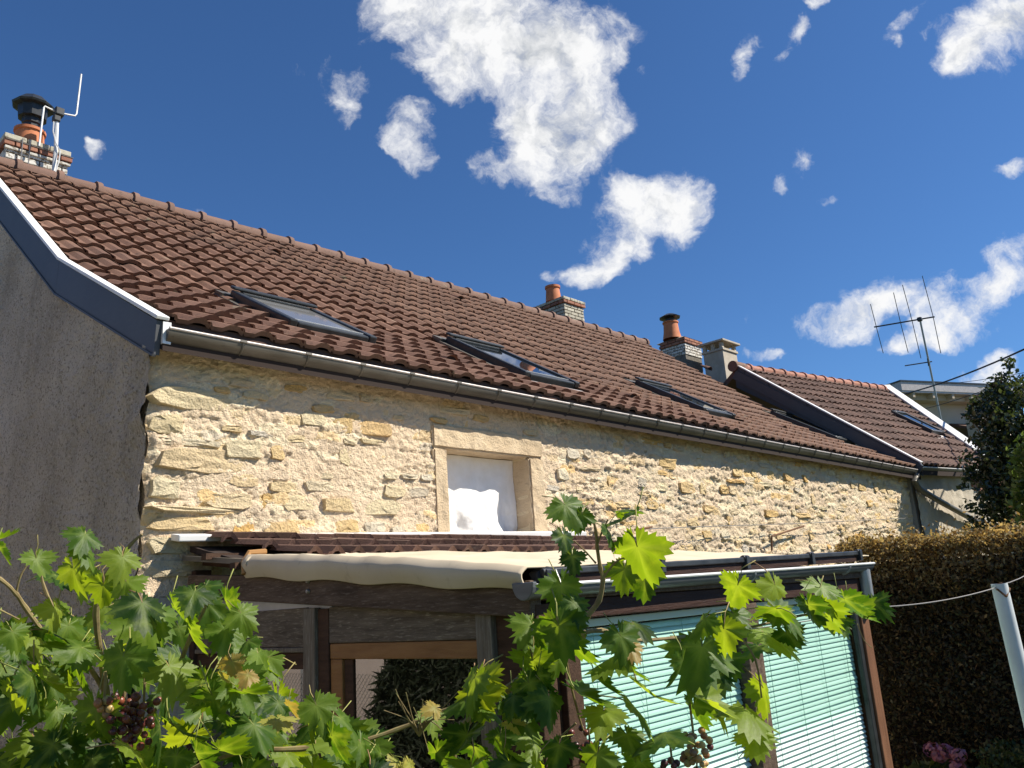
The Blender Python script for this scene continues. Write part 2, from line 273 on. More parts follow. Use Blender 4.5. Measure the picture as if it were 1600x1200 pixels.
    q = NT('deck_dark'); q.done((.035, .024, .02), .95)
    q = NT('ground'); p = q.pos(); n1 = q.noise(p, .6, 6, .65); n2 = q.noise(p, 18, 5, .7); c = q.ramp(n1, [(.35, (.055, .075, .025)), (.6, (.095, .10, .04)), (.8, (.16, .13, .08))]); c = q.mix(q.smooth(n2, .5, .7, 0, .5), c, (.04, .045, .02)); q.done(c, .95, q.bump(n2, .6, .03))
    q = NT('bark'); p = q.pos(); n1 = q.noise(q.map(p, (1, 1, .25)), 26, 6, .7); q.done(q.ramp(n1, [(.3, (.055, .04, .028)), (.7, (.17, .13, .095))]), .93, q.bump(n1, .8, .01))
    q = NT('cane'); p = q.pos(); n1 = q.noise(p, 20, 5, .65); q.done(q.ramp(n1, [(.3, (.14, .10, .05)), (.55, (.26, .20, .09)), (.75, (.20, .22, .08))]), .75, q.bump(n1, .4, .003))
    q = NT('petiole'); q.done(q.ramp(q.rnd(), [(0, (.20, .24, .05)), (.6, (.28, .28, .08)), (1, (.30, .17, .09))]), .6)
    # foliage: leaf colour, translucency
    def leaf(nm, stops, trans, tcol, rough=.5, spec=.35, vein=False):
        q = NT(nm); p = q.pos(); r = q.rnd(); n1 = q.noise(p, 25, 4, .6); c = q.ramp(r, stops); c = q.mix(q.smooth(n1, .5, .75, 0, .35), c, tuple(v*1.35 for v in stops[-1][1]))
        nrm = None
        if vein:
            at = q.n('ShaderNodeAttribute', attribute_name='vein').outputs['Fac']; c = q.mix(q.math('MULTIPLY', at, .45), c, (.24, .32, .08)); n2 = q.noise(p, 150, 3, .6); nrm = q.bump(q.math('ADD', q.math('MULTIPLY', n2, .5), q.math('MULTIPLY', at, -.8)), .35, .004)
        b = q.n('ShaderNodeBsdfPrincipled', {'Base Color': c, 'Roughness': rough, 'Specular IOR Level': spec})
        if nrm is not None: q.set(b.inputs['Normal'], nrm)
        tc = q.mix(1., c, tcol, 'MULTIPLY'); tr = q.n('ShaderNodeBsdfTranslucent', {'Color': tc}).outputs[0]
        q.done(None, surf=q.n('ShaderNodeMixShader', {0: trans, 1: b.outputs[0], 2: tr}).outputs[0])
    leaf('vine_leaf', [(0, (.014, .040, .005)), (.3, (.030, .075, .008)), (.6, (.062, .120, .011)), (.85, (.105, .165, .015)), (1, (.165, .22, .024))], .46, (3.5, 3.0, .7), .48, .25, True)
    leaf('vine_leaf_yellow', [(0, (.26, .26, .05)), (.5, (.34, .31, .06)), (1, (.30, .20, .05))], .40, (2.0, 1.8, .9), .5, .3, True)
    leaf('tree_leaf', [(0, (.020, .032, .012)), (.5, (.036, .054, .018)), (1, (.065, .085, .028))], .22, (2, 2, 1), .26, .75)
    leaf('tree_leaf_bright', [(0, (.05, .085, .02)), (.5, (.085, .13, .03)), (1, (.13, .18, .05))], .35, (2, 2, 1), .4, .4)
    leaf('hedge_leaf_lit', [(0, (.08, .052, .026)), (.3, (.18, .125, .055)), (.6, (.32, .245, .11)), (.85, (.44, .36, .18)), (1, (.14, .15, .05))], .35, (1.9, 1.6, 1.), .65, .25)  # dried brown, lightened to gold to stand for sun on the top
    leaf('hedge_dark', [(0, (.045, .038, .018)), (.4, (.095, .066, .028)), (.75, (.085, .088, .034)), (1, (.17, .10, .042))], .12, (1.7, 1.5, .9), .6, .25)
    leaf('conifer_leaf', [(0, (.010, .016, .009)), (1, (.022, .030, .015))], .1, (1.5, 1.5, 1), .6, .25)
    leaf('shrub_leaf', [(0, (.03, .05, .015)), (.5, (.06, .085, .025)), (1, (.12, .13, .04))], .25, (2, 2, 1), .5, .35)
    q = NT('petal'); r = q.rnd(); q.done(q.ramp(r, [(0, (.42, .12, .17)), (1, (.55, .24, .24))]), .7)
    for nm, st in (('grape_dark', [(0, (.055, .014, .018)), (.6, (.11, .028, .025)), (1, (.20, .055, .03))]), ('grape_pink', [(0, (.30, .12, .06)), (.4, (.42, .24, .09)), (.75, (.44, .36, .13)), (1, (.12, .03, .04))])):
        q = NT(nm); q.done(q.ramp(q.rnd(), st), .35, spec=.45, extra={'Subsurface Weight': .15, 'Subsurface Radius': (.01, .005, .003)})
mats()
def M_(k): return MAT[k]

# ------------------------------------------------------------------ object helpers
def tag(o, label=None, cat=None, group=None, kind=None):
    if label: o['label'] = label
    if cat: o['category'] = cat
    if group: o['group'] = group
    if kind: o['kind'] = kind
    return o
def empty(name, loc, label, cat, group=None):
    e = bpy.data.objects.new(name, None); e.location = loc; e.empty_display_size = .2; col.objects.link(e); return tag(e, label, cat, group)
def attach(o, parent):
    o.parent = parent
    if parent is not None and parent.type == 'EMPTY': o.matrix_parent_inverse = Matrix.Translation(-parent.location)
    return o
class MB:
    def __init__(s): s.v, s.f, s.m = [], [], []
    def add(s, vs, fs, mi=0):
        b = len(s.v); s.v += [tuple(q) for q in vs]; s.f += [tuple(i+b for i in f) for f in fs]; s.m += [mi]*len(fs); return s
    def hexa(s, p, mi=0):     # 8 corners: bottom ring 0-3, top ring 4-7
        return s.add(p, [(3, 2, 1, 0), (4, 5, 6, 7), (0, 1, 5, 4), (1, 2, 6, 5), (2, 3, 7, 6), (3, 0, 4, 7)], mi)
    def box(s, a, b, mi=0):
        (x0, y0, z0), (x1, y1, z1) = a, b
        return s.hexa([(x0, y0, z0), (x1, y0, z0), (x1, y1, z0), (x0, y1, z0), (x0, y0, z1), (x1, y0, z1), (x1, y1, z1), (x0, y1, z1)], mi)
    def beam(s, p, q, w, h, up=(0, 0, 1), mi=0):   # bar from p to q, w sideways, h along up, centred
        p, q = Vector(p), Vector(q); t = (q-p).normalized(); u = Vector(up); sd = t.cross(u).normalized(); u = sd.cross(t)
        c = []
        for P in (p, q):
            for a, b in ((-1, -1), (1, -1), (1, 1), (-1, 1)): c.append(P+sd*(a*w/2)+u*(b*h/2))
        return s.add(c, [(0, 1, 2, 3), (7, 6, 5, 4), (0, 4, 5, 1), (1, 5, 6, 2), (2, 6, 7, 3), (3, 7, 4, 0)], mi)
    def tube(s, pts, r, n=6, mi=0, cap=True):
        pts = [Vector(p) for p in pts]; b = len(s.v); rs = r if isinstance(r, (list, tuple)) else [r]*len(pts)
        prev = None; k = len(pts)
        for i, p in enumerate(pts):
            t = (pts[min(i+1, k-1)]-pts[max(i-1, 0)]).normalized()
            a = (Vector((0, 0, 1)) if abs(t.z) < .9 else Vector((1, 0, 0))) if prev is None else prev
            x = (a-t*a.dot(t)).normalized(); prev = x; y = t.cross(x)
            for j in range(n):
                an = 2*math.pi*j/n; s.v.append(tuple(p+(x*math.cos(an)+y*math.sin(an))*rs[i]))
        for i in range(k-1):
            for j in range(n):
                s.f.append((b+i*n+j, b+i*n+(j+1) % n, b+(i+1)*n+(j+1) % n, b+(i+1)*n+j)); s.m.append(mi)
        if cap:
            s.f.append(tuple(b+j for j in reversed(range(n)))); s.f.append(tuple(b+(k-1)*n+j for j in range(n))); s.m += [mi, mi]
        return s
    def lathe(s, c, prof, n=14, mi=0):
        b = len(s.v); c = Vector(c)
        for r, z in prof:
            for j in range(n):
                a = 2*math.pi*j/n; s.v.append((c.x+r*math.cos(a), c.y+r*math.sin(a), c.z+z))
        for i in range(len(prof)-1):
            for j in range(n): s.f.append((b+i*n+j, b+i*n+(j+1) % n, b+(i+1)*n+(j+1) % n, b+(i+1)*n+j)); s.m.append(mi)
        return s
    def extr(s, poly, off, mi=0):   # polygon (list of Vectors) extruded by a vector
        n = len(poly); off = Vector(off); P = [Vector(p) for p in poly]
        return s.add(P+[p+off for p in P], [tuple(reversed(range(n))), tuple(range(n, 2*n))]+[(i, (i+1) % n, n+(i+1) % n, n+i) for i in range(n)], mi)
    def mesh(s, name, mats):
        me = bpy.data.meshes.new(name); me.from_pydata(s.v, [], s.f)
        for q in mats: me.materials.append(M_(q))
        if len(mats) > 1: me.polygons.foreach_set('material_index', s.m)
        bm = bmesh.new(); bm.from_mesh(me); bmesh.ops.recalc_face_normals(bm, faces=bm.faces); bm.to_mesh(me); bm.free()
        return me
    def build(s, name, mats, parent=None, smooth=False, bevel=0):
        mats = [mats] if isinstance(mats, str) else mats
        me = s.mesh(name, mats); o = bpy.data.objects.new(name, me); col.objects.link(o)
        if smooth:
            me.polygons.foreach_set('use_smooth', [True]*len(me.polygons))
            me.set_sharp_from_angle(angle=RAD(40))
        if bevel:
            bv = o.modifiers.new('bevel', 'BEVEL'); bv.width = bevel; bv.segments = 2; bv.limit_method = 'ANGLE'
        return attach(o, parent) if parent is not None else o
def inst(name, me, mat4, parent):
    o = bpy.data.objects.new(name, me); col.objects.link(o)
    if parent is not None: attach(o, parent)
    o.matrix_basis = mat4 if (parent is None or parent.type != 'EMPTY') else mat4
    return o
def npmesh(name, V, Fq, mat, parent=None, smooth=False, kind=None, mi=None):
    me = bpy.data.meshes.new(name); V = np.asarray(V, np.float32); Fq = np.asarray(Fq, np.int32); k = Fq.shape[1]
    me.vertices.add(len(V)); me.vertices.foreach_set('co', V.ravel()); me.loops.add(Fq.size); me.loops.foreach_set('vertex_index', Fq.ravel())
    me.polygons.add(len(Fq)); me.polygons.foreach_set('loop_start', np.arange(0, Fq.size, k, dtype=np.int32))
    for q in ([mat] if isinstance(mat, str) else mat): me.materials.append(M_(q))
    if mi is not None: me.polygons.foreach_set('material_index', np.asarray(mi, np.int32))
    if smooth: me.polygons.foreach_set('use_smooth', np.ones(len(Fq), bool))
    me.update(calc_edges=True); me.validate(); o = bpy.data.objects.new(name, me); col.objects.link(o)
    if kind: o['kind'] = kind
    return attach(o, parent) if parent is not None else o

# value-noise fbm for displaced surfaces
_lat = rng.random((257, 257))
def vnoise(x, y):
    xi = np.floor(x).astype(int); yi = np.floor(y).astype(int); fx = x-xi; fy = y-yi; fx = fx*fx*(3-2*fx); fy = fy*fy*(3-2*fy)
    a = _lat[xi % 256, yi % 256]; b = _lat[(xi+1) % 256, yi % 256]; c = _lat[xi % 256, (yi+1) % 256]; d = _lat[(xi+1) % 256, (yi+1) % 256]
    return (a*(1-fx)+b*fx)*(1-fy)+(c*(1-fx)+d*fx)*fy
def fbm(x, y, oct=4, rough=.5):
    s = 0; a = 1; t = 0
    for i in range(oct): s = s+a*vnoise(x*2**i+17.3*i, y*2**i+9.1*i); t += a; a *= rough
    return s/t

# ================================================================== THE SETTING
def Zd(z): return EYE+z*D
g = MB(); g.add([(-600, -600, 0), (900, -600, 0), (900, 900, 0), (-600, 900, 0)], [(0, 1, 2, 3)])
tag(g.build('ground', 'ground'), kind='structure')

# ================================================================== THE STONE HOUSE
X0, X1 = .411*D, 2.985*D
YW = D
def lerp(a, b, t): return a+(b-a)*t
def tx(x): return (x-.5*D)/(3.0*D)
def eave(x): return (.972*D, Zd(lerp(.3575, .343, tx(x)*1.2)))
def knee(x): return (1.357*D, Zd(.560))
def ridge(x): return (2.03*D, Zd(lerp(1.058, 1.078, tx(x))))
def roofp(x, s):
    """point on the tile plane at slope distance s above the eave, with the slope angle"""
    e, k, r = eave(x), knee(x), ridge(x)
    l1 = math.hypot(k[0]-e[0], k[1]-e[1]); l2 = math.hypot(r[0]-k[0], r[1]-k[1])
    if s <= l1: t = s/l1; a, b = e, k
    else: t = (s-l1)/l2; a, b = k, r
    return Vector((x, lerp(a[0], b[0], t), lerp(a[1], b[1], t))), math.atan2(b[1]-a[1], b[0]-a[0])
def roof_hit(px, py):
    """where a photo pixel's ray meets the tile plane"""
    d = ray(px, py); lo = None
    for seg in (0, 1):
        x = 1.5*D
        for _ in range(6):
            a, b = (eave(x), knee(x)) if seg == 0 else (knee(x), ridge(x))
            sl_ = (b[1]-a[1])/(b[0]-a[0]); t = (a[1]-sl_*a[0]-CAM.z)/(d.z-sl_*d.y); P = CAM+d*t; x = P.x
        if a[0]-.02 <= P.y <= b[0]+.02: return P
        lo = P
    return lo
L1 = math.hypot(knee(0)[0]-eave(2*D)[0], knee(0)[1]-eave(2*D)[1]); L2 = math.hypot(ridge(2*D)[0]-knee(0)[0], ridge(2*D)[1]-knee(0)[1])
house = empty('stone_house', (X0, YW, 0), 'long old stone house with brown tiled roof and four dark skylights', 'house')

# ---- walls: gable (roughcast), back, inner core
def gable_poly(x):
    e, k, r = eave(x), knee(x), ridge(x)
    yb = 2*r[0]-YW
    return [Vector((x, YW+.07, 0)), Vector((x, yb, 0)), Vector((x, yb, e[1])), Vector((x, r[0]*2-k[0], k[1]-.05)), Vector((x, r[0], r[1]-.05)), Vector((x, k[0], k[1]-.05)), Vector((x, YW+.07, e[1]-.0))]
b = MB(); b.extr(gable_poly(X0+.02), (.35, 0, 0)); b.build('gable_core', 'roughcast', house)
# displaced roughcast skin on the gable
def grid_skin(name, mat, nu, nv, fn, parent, smooth=True):
    U, Vv = np.meshgrid(np.linspace(0, 1, nu), np.linspace(0, 1, nv), indexing='ij'); P = fn(U, Vv)
    idx = np.arange(nu*nv).reshape(nu, nv); Fq = np.stack([idx[:-1, :-1], idx[1:, :-1], idx[1:, 1:], idx[:-1, 1:]], -1).reshape(-1, 4)
    return npmesh(name, P.reshape(-1, 3), Fq, mat, parent, smooth)
def gable_fn(U, V):
    Y = YW+U*(2.06*D-YW)
    prof = np.interp(Y, [YW, knee(X0)[0], ridge(X0)[0]], [eave(X0)[1]+.01, knee(X0)[1]-.06, ridge(X0)[1]-.06])
    Z = V*prof
    n = fbm(Y*7, Z*7, 4)*.035+fbm(Y*34, Z*34, 3)*.022
    # the quoin end bulges unevenly where stones show through the render
    q = np.clip(1-(Y-YW)/.45, 0, 1); n = n+q*(fbm(Z*6.5, Y*3, 2)-.3)*.10
    return np.stack([X0+.02-n, Y, Z], -1)
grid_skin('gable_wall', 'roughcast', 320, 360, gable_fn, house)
b = MB(); yb = 2*ridge(X0)[0]-YW; b.box((X0+.4, yb-.3, 0), (X1, yb, eave(X1)[1])); b.build('back_wall', 'beige_render', house)
b = MB(); b.box((X1-.3, YW+.45, 0), (X1-.004, yb-.31, eave(X1)[1])); b.build('end_wall', 'beige_render', house)

# ---- long wall with window hole: a displaced mortar face and separate stones
WX0, WX1 = .895*D, 1.090*D; WZ0, WZ1 = Zd(.100), Zd(.247)
ZB, ZT = 0.0, Zd(.352)
fw = MB()
fw.box((X0+.05, YW+.05, ZB), (WX0-.001, YW+.45, ZT)); fw.box((WX1+.001, YW+.05, ZB), (X1, YW+.45, ZT))
fw.box((WX0-.0005, YW+.05, WZ1+.06), (WX1+.0005, YW+.45, ZT)); fw.box((WX0-.0005, YW+.05, ZB), (WX1+.0005, YW+.45, WZ0))
wall = fw.build('front_wall', 'mortar', house)
_cj = np.random.default_rng(77).random((64, 64, 6))
def cells(X, Z, sx, sz):
    """irregular stone-like cells: random height + tilt per cell, distance to the joint, random value"""
    gx, gz = X/sx, Z/sz; row = np.floor(gz); best = np.full(X.shape, 9.); sec = np.full(X.shape, 9.); h = np.zeros(X.shape); rv = np.zeros(X.shape)
    for dz in (-1, 0, 1):
        rz = np.floor(gz)+dz
        for dx in (-1, 0, 1):
            cxi = np.floor(gx)+dx; j = _cj[(cxi.astype(int)*7+rz.astype(int)*13) % 64, (rz.astype(int)*5+cxi.astype(int)) % 64]
            px, pz = cxi+.1+.8*j[..., 0], rz+.25+.5*j[..., 1]; ddx, ddz = gx-px, gz-pz; d = np.maximum(np.abs(ddx)*(.8+.4*j[..., 2]), np.abs(ddz)*(.8+.5*j[..., 3]))+.25*np.hypot(ddx, ddz)
            hh = (j[..., 4]-.5)*1.0+ddx*(j[..., 5]-.5)*.9+ddz*(j[..., 2]-.65)*1.1
            up_ = d < best; sec = np.where(up_, best, np.minimum(sec, d)); h = np.where(up_, hh, h); rv = np.where(up_, j[..., 3], rv); best = np.where(up_, d, best)
    return h, sec-best, rv
def mortar_h(X, Z, with_cell=False):
    """how far the rubble face stands out towards -y"""
    wx = (fbm(X*11, Z*11, 3)-.5)*.07; wz = (fbm(X*11+40, Z*11+9, 3)-.5)*.05
    h1, e1, r1 = cells(X+wx, Z+wz, .20, .068); h2, e2, r2 = cells(X*1.0+wx*.7+3.3, Z+wz*.7+1.7, .085, .034)
    joint = np.clip(e1/.16, 0, 1); joint = joint*joint*(3-2*joint)
    cover = np.clip((fbm(X*3.1+5, Z*4.2, 3)-.38)/.22, 0, 1)          # 1 = bare rubble, 0 = smeared with mortar
    far = np.clip((X-3.4)/2.6, 0., 1.); cover = np.clip(cover*.85+far*.35, .12, 1)*(.36+.22*far)
    big = (fbm(X*2.1, Z*3.4, 3)-.5)*.04; fine = (fbm(X*42, Z*50, 3)-.5)*.020+(fbm(X*15, Z*24, 3)-.5)*.022
    h = big*.6+cover*(joint*(.012+h1*.034)+np.clip(e2/.2, 0, 1)*h2*.024*(.5+.5*far))+fine*(.45+.5*cover)
    cr1 = 1-np.abs(2*fbm(X*13+11, Z*30+2, 3, .6)-1); cr2 = 1-np.abs(2*fbm(X*24+31, Z*40+7, 2)-1)
    h = h-(np.clip((cr1-.89)/.10, 0, 1)*.024+np.clip((cr2-.90)/.08, 0, 1)*.012)*(.25+.75*cover)
    top = np.clip((Z-(Zd(.352)-.10))/.1, 0, 1); h = h*(1-.55*top)
    return (h, np.where(joint*cover > .10, r1*.999, .5)) if with_cell else h
def face_strip(name, xa, xb, za, zb, step, parent):
    nx = max(2, int((xb-xa)/step)); nz = max(2, int((zb-za)/step))
    def fn(U, V):
        X = xa+U*(xb-xa); Z = za+V*(zb-za)
        h, fn.cell = mortar_h(X, Z, True)
        edge = np.clip((X-X0)/.04, 0, 1)
        return np.stack([X - (1-edge)*.01*np.sin(Z*23), YW+.02-h+(1-edge)*.02, Z], -1)
    o = grid_skin(name, 'mortar', nx, nz, fn, parent, smooth=False); at_ = o.data.attributes.new('cell', 'FLOAT', 'POINT'); at_.data.foreach_set('value', fn.cell.ravel().astype(np.float32)); return o
ZS = Zd(.03)
# dressed window surround occupies this box; the skin goes round it
FX0, FX1, FZ1 = onY(676, 700, YW).x, onY(851, 715, YW).x, Zd(.286)
face_strip('mortar_face', X0, FX0+.03, ZS, ZT, .009, wall); face_strip('mortar_face', FX1-.03, 5.6, ZS, ZT, .009, wall)
face_strip('mortar_face', FX0+.03, FX1-.03, FZ1-.03, ZT, .009, wall); face_strip('mortar_face', 5.6, X1, ZS, ZT, .0125, wall)
b = MB(); b.box((X0+.01, YW+.0, 0), (X1-.01, YW+.049, ZS)); b.build('lower_render', 'beige_render', wall)

def stone_mesh(cx, cz, w, h, out, rough, seed):
    r = random.Random(seed); n = r.choice((9, 10, 11)); ring = []
    for i in range(n):
        a = 2*math.pi*(i+r.uniform(-.25, .25))/n
        c, s = math.cos(a), math.sin(a); e = .5   # superellipse: blocky with knocked-off corners
        x = math.copysign(abs(c)**e, c)*w/2*r.uniform(.74, 1.08); z = math.copysign(abs(s)**e, s)*h/2*r.uniform(.72, 1.10)
        ring.append((x, z))
    v = []; f = []
    for (x, z) in ring: v.append((cx+x*1.06, YW+.03, cz+z*1.06))
    tiltx, tiltz = r.uniform(-.12, .12), r.uniform(-.16, .10)
    dep = [out+x*tiltx+z*tiltz+r.uniform(-rough, rough)*.7 for x, z in ring]
    for (x, z), d in zip(ring, dep): v.append((cx+x*.99, YW-d, cz+z*.975))
    for (x, z), d in zip(ring, dep): v.append((cx+x*.55+r.uniform(-.1, .1)*w, YW-out-x*.5*tiltx-z*.5*tiltz-r.uniform(-rough*.5, rough*.9), cz+z*.55+r.uniform(-.1, .1)*h))
    v.append((cx, YW-out-r.uniform(-rough, rough*1.5), cz))
    for i in range(n):
        j = (i+1) % n
        f += [(i, j, n+j, n+i), (n+i, n+j, 2*n+j), (n+i, 2*n+j, 2*n+i), (2*n+i, 2*n+j, 3*n)]
    return v, f
stones = []
def add_row():
    z = ZS+.03
    while z < ZT-.05:
        h = random.choice((.04, .05, .06, .075, .09, .12)); x = X0+random.uniform(0, .1)
        while x < X1-.1:
            w = random.uniform(.09, .20) if random.random() < .72 else random.uniform(.2, .36)
            hh = h*random.uniform(.75, 1.05); cx, cz = x+w/2, z+h/2+random.uniform(-.018, .018)
            inwin = FX0-w/2+.01 < cx < FX1+w/2-.01 and cz < FZ1+hh/2
            quoin = cx < X0+.34
            if not inwin and not quoin and random.random() < (.62 if cx < 5.0 else .42) and cz+hh/2 < ZT-.14: stones.append((cx, cz, w, hh, random.uniform(-.020, -.006) if cx < 5 else random.uniform(-.020, -.002), random.uniform(.003, .008) if cx < 5 else random.uniform(.005, .011)))
            x += w+random.uniform(.012, .06)
        z += h+random.uniform(.012, .03)
add_row()
# the quoins at the corner: big rough blocks, from the photograph
for (pa, pb, py0, py1) in ((237, 380, 592, 632), (237, 288, 642, 676), (237, 398, 694, 734), (236, 285, 742, 782), (235, 420, 788, 800), (234, 340, 806, 830), (233, 300, 838, 868), (233, 330, 874, 905), (236, 350, 680, 690)):
    a = onY(pa, py0, YW); c = onY(pb, py1+(pb-pa)*.12, YW); a2 = onY(pa, py1, YW)
    stones.append(((a.x+c.x)/2, (a.z+a2.z)/2, c.x-a.x, max(.04, a.z-a2.z), -.008, .010))
order = sorted(range(len(stones)), key=lambda i: (Vector((stones[i][0], YW, stones[i][1]))-CAM).length / math.sqrt(stones[i][2]*stones[i][3]) if stones[i][1] > Zd(.10) else 1e9)
rest = MB()
for k, i in enumerate(order):
    v, f = stone_mesh(*stones[i], seed=i)
    if k < 297:
        me = bpy.data.meshes.new('stone'); me.from_pydata(v, [], f); me.materials.append(M_('stone')); o = bpy.data.objects.new('stone', me); col.objects.link(o); attach(o, wall)
    else: rest.add(v, f)
tag(rest.build('small_stones', 'stone', wall), kind='stuff')

# ---- window: lintel, jambs, sheet behind
win = MB(); win.box((WX0+.01, YW+.40, WZ0+.01), (WX1-.01, YW+.44, WZ1-.01)); win = win.build('window', 'interior', house)
def chiselled(name, a, bb, mat='dressed_stone', parent=win, seg=.045):
    """a block with a slightly uneven front and edges"""
    (x0, y0, z0), (x1, y1, z1) = a, bb; bm = bmesh.new(); bmesh.ops.create_cube(bm, size=1)
    for v in bm.verts: v.co = Vector((lerp(x0, x1, v.co.x+.5), lerp(y0, y1, v.co.y+.5), lerp(z0, z1, v.co.z+.5)))
    nmax = max(x1-x0, z1-z0); bmesh.ops.bevel(bm, geom=bm.edges[:], offset=.012, segments=2, affect='EDGES')
    long = [e for e in bm.edges if e.calc_length() > seg*1.5]; bmesh.ops.subdivide_edges(bm, edges=long, cuts=int(nmax/seg), use_grid_fill=True)
    for v in bm.verts:
        n = (vnoise(np.array(v.co.x*17), np.array(v.co.z*17+v.co.y*5))-.5)*.014; v.co.y += float(n); v.co.x += float(n)*.5; v.co.z += float(n)*.6
    me = bpy.data.meshes.new(name); bm.to_mesh(me); bm.free(); me.materials.append(M_(mat)); o = bpy.data.objects.new(name, me); col.objects.link(o); return attach(o, parent)
chiselled('lintel', (FX0+.013, YW+.005, WZ1), (FX1-.008, YW+.30, FZ1)); chiselled('jamb', (FX0+.015, YW+.006, WZ0-.05), (WX0, YW+.30, WZ1-.003)); chiselled('jamb', (WX1, YW+.006, WZ0-.05), (FX1-.01, YW+.30, WZ1-.003))
chiselled('sill', (WX0+.002, YW-.01, WZ0-.08), (WX1-.002, YW+.32, WZ0))
def sheet_fn(U, V):
    X = WX0+.004+U*(WX1-WX0-.008); Z = WZ0+.004+V*(WZ1-WZ0-.008)
    low = np.clip(1-V/.62, 0, 1); left = np.clip(1.25-U*1.15, 0, 1)
    y = .19+(.02*np.sin(U*9+V*2)+(fbm(U*6, V*3, 3)-.5)*.05+.016*np.sin(U*21+3*np.sin(V*4))+(fbm(U*14, V*5, 3)-.5)*.045)*(.18+low) - low*left*.03*(1+.6*np.sin(U*17+1.3*np.sin(V*5)))
    y += np.clip(.12-V, 0, 1)*-.35
    return np.stack([X, YW+y, Z], -1)
grid_skin('hanging_sheet', 'cloth', 90, 70, sheet_fn, win)

# ---- roof deck, tiles
def prof_at(x, dz=0, ext=0):
    e, k, r = eave(x), knee(x), ridge(x); return [Vector((x, e[0], e[1]+dz)), Vector((x, k[0], k[1]+dz)), Vector((x, r[0], r[1]+dz))]
XL, XR = X0+.0, 3.035*D
dk = MB(); A = prof_at(XL, -.035); B = prof_at(XR, -.035); A2 = prof_at(XL, -.15); B2 = prof_at(XR, -.15)
r_ = ridge(XL); yb_ = 2*r_[0]-eave(XL)[0]
A += [Vector((XL, yb_, eave(XL)[1]))]; B += [Vector((XR, yb_, eave(XR)[1]))]; A2 += [Vector((XL, yb_, eave(XL)[1]-.12))]; B2 += [Vector((XR, yb_, eave(XR)[1]-.12))]
for i in range(3): dk.hexa([A2[i], B2[i], B2[i+1], A2[i+1], A[i], B[i], B[i+1], A[i+1]])
roof = dk.build('roof', 'deck_dark', house)
k = MB(); ea, eb = eave(XL), eave(XR); k.hexa([(XL+.02, ea[0]+.012, ea[1]-.034), (XR, eb[0]+.012, eb[1]-.034), (XR, eb[0]+.05, eb[1]-.03), (XL+.02, ea[0]+.05, ea[1]-.03), (XL+.02, ea[0]+.012, ea[1]+.030), (XR, eb[0]+.012, eb[1]+.030), (XR, eb[0]+.05, eb[1]+.040), (XL+.02, ea[0]+.05, ea[1]+.040)]); k.build('eave_fillet', 'tile_old', roof)
TW, TC, TLN = .198, .292, .335      # tile width, course, length
def tile_mesh(nm, mat, w=TW, ln=TLN, tail=.042, roll=.040):
    us = [0, .05, .13, .21, .29, .37, .46, .50, .55, .63, .71, .79, .87, .96, 1.0]
    def hz(u):
        q = (u*2) % 1.0; q = q if u < 1 else 0.
        return .012 if q < .02 else (roll*math.sin(math.pi*min(1, max(0, (q-.06)/.62)))**.8 if .06 < q < .68 else 0.)
    v, f = [], []; n = len(us)
    for (y, dz) in ((0, tail), (ln, .004)):
        for u in us: v.append(((u-.5)*w*1.012, y, hz(u)+dz))
    for u in us: v.append(((u-.5)*w*1.012, .006, hz(u)*.9+tail-.024))
    for i in range(n-1): f += [(i, i+1, n+i+1, n+i), (2*n+i, 2*n+i+1, i+1, i)]
    me = bpy.data.meshes.new(nm); me.from_pydata(v, [], f); me.materials.append(M_(mat)); return me, np.array(v), f
def tile_flat(nm, mat, w=TW, ln=TLN, tail=.038):
    us = [0, .04, .08, .13, .38, .48, .57, .72, .86, .93, 1.0]; zs = [.020, .018, .001, .0, .001, .014, .025, .028, .023, .006, .0]; n = len(us)
    v = [((u-.5)*w*1.01, 0, z+tail) for u, z in zip(us, zs)]+[((u-.5)*w*1.01, ln, z+.004) for u, z in zip(us, zs)]+[((u-.5)*w*1.01, .006, z*.8+tail-.026) for u, z in zip(us, zs)]; f = []
    for i in range(n-1): f += [(i, i+1, n+i+1, n+i), (2*n+i, 2*n+i+1, i+1, i)]
    me = bpy.data.meshes.new(nm); me.from_pydata(v, [], f); me.materials.append(M_(mat)); return me, np.array(v), f
TM, TVv, TF = tile_flat('roof_tile', 'tile')
# skylights: photo corners on the tile plane
def sky_rect(ptl, pbr, w=None):
    a = roof_hit(*ptl); c = roof_hit(*pbr); return a, c
SKY = []
for (flash_tl, flash_bl, ptr, w) in (((345, 464), (447, 516), (495, 491), .74), ((692, 537), (799, 591), (795, 557), .74), ((980, 597), (1088, 646), (1040, 612), .74), ((1195, 643), (1292, 688), (1240, 655), .74)):
    a = roof_hit(*flash_tl); c = roof_hit(*flash_bl); SKY.append((.5*(a.x+c.x), c.y, c.y+(a.y-c.y)*.86, w))
tiles = []
ncol = int((XR-X0-.04)/TW); s = 0.0; crs = 0
while s < L1+L2-.08:
    for cx in range(ncol):
        x = X0+.05+TW*(cx+.5); p, ang = roofp(x, s); p2, ang2 = roofp(x, min(s+TLN*.85, L1+L2)); ang = math.atan2(p2.z-p.z, p2.y-p.y)
        cut = any(xa-.04 < x < xa+w+.04 and ya-.26 < p.y < yb2-.06 for xa, ya, yb2, w in SKY)
        if not cut: tiles.append((x, p, ang, crs, cx))
    s += TC; crs += 1
def tile_matrix(x, p, ang): 
    return Matrix.Translation(p+Vector((random.uniform(-.004, .004), random.uniform(-.008, .008), random.uniform(0, .005)))) @ Matrix.Rotation(ang+random.uniform(-.010, .012), 4, 'X') @ Matrix.Rotation(random.gauss(0, .012), 4, 'Z')
tiles.sort(key=lambda t: (t[1]-CAM).length)
RV, RF = [], []
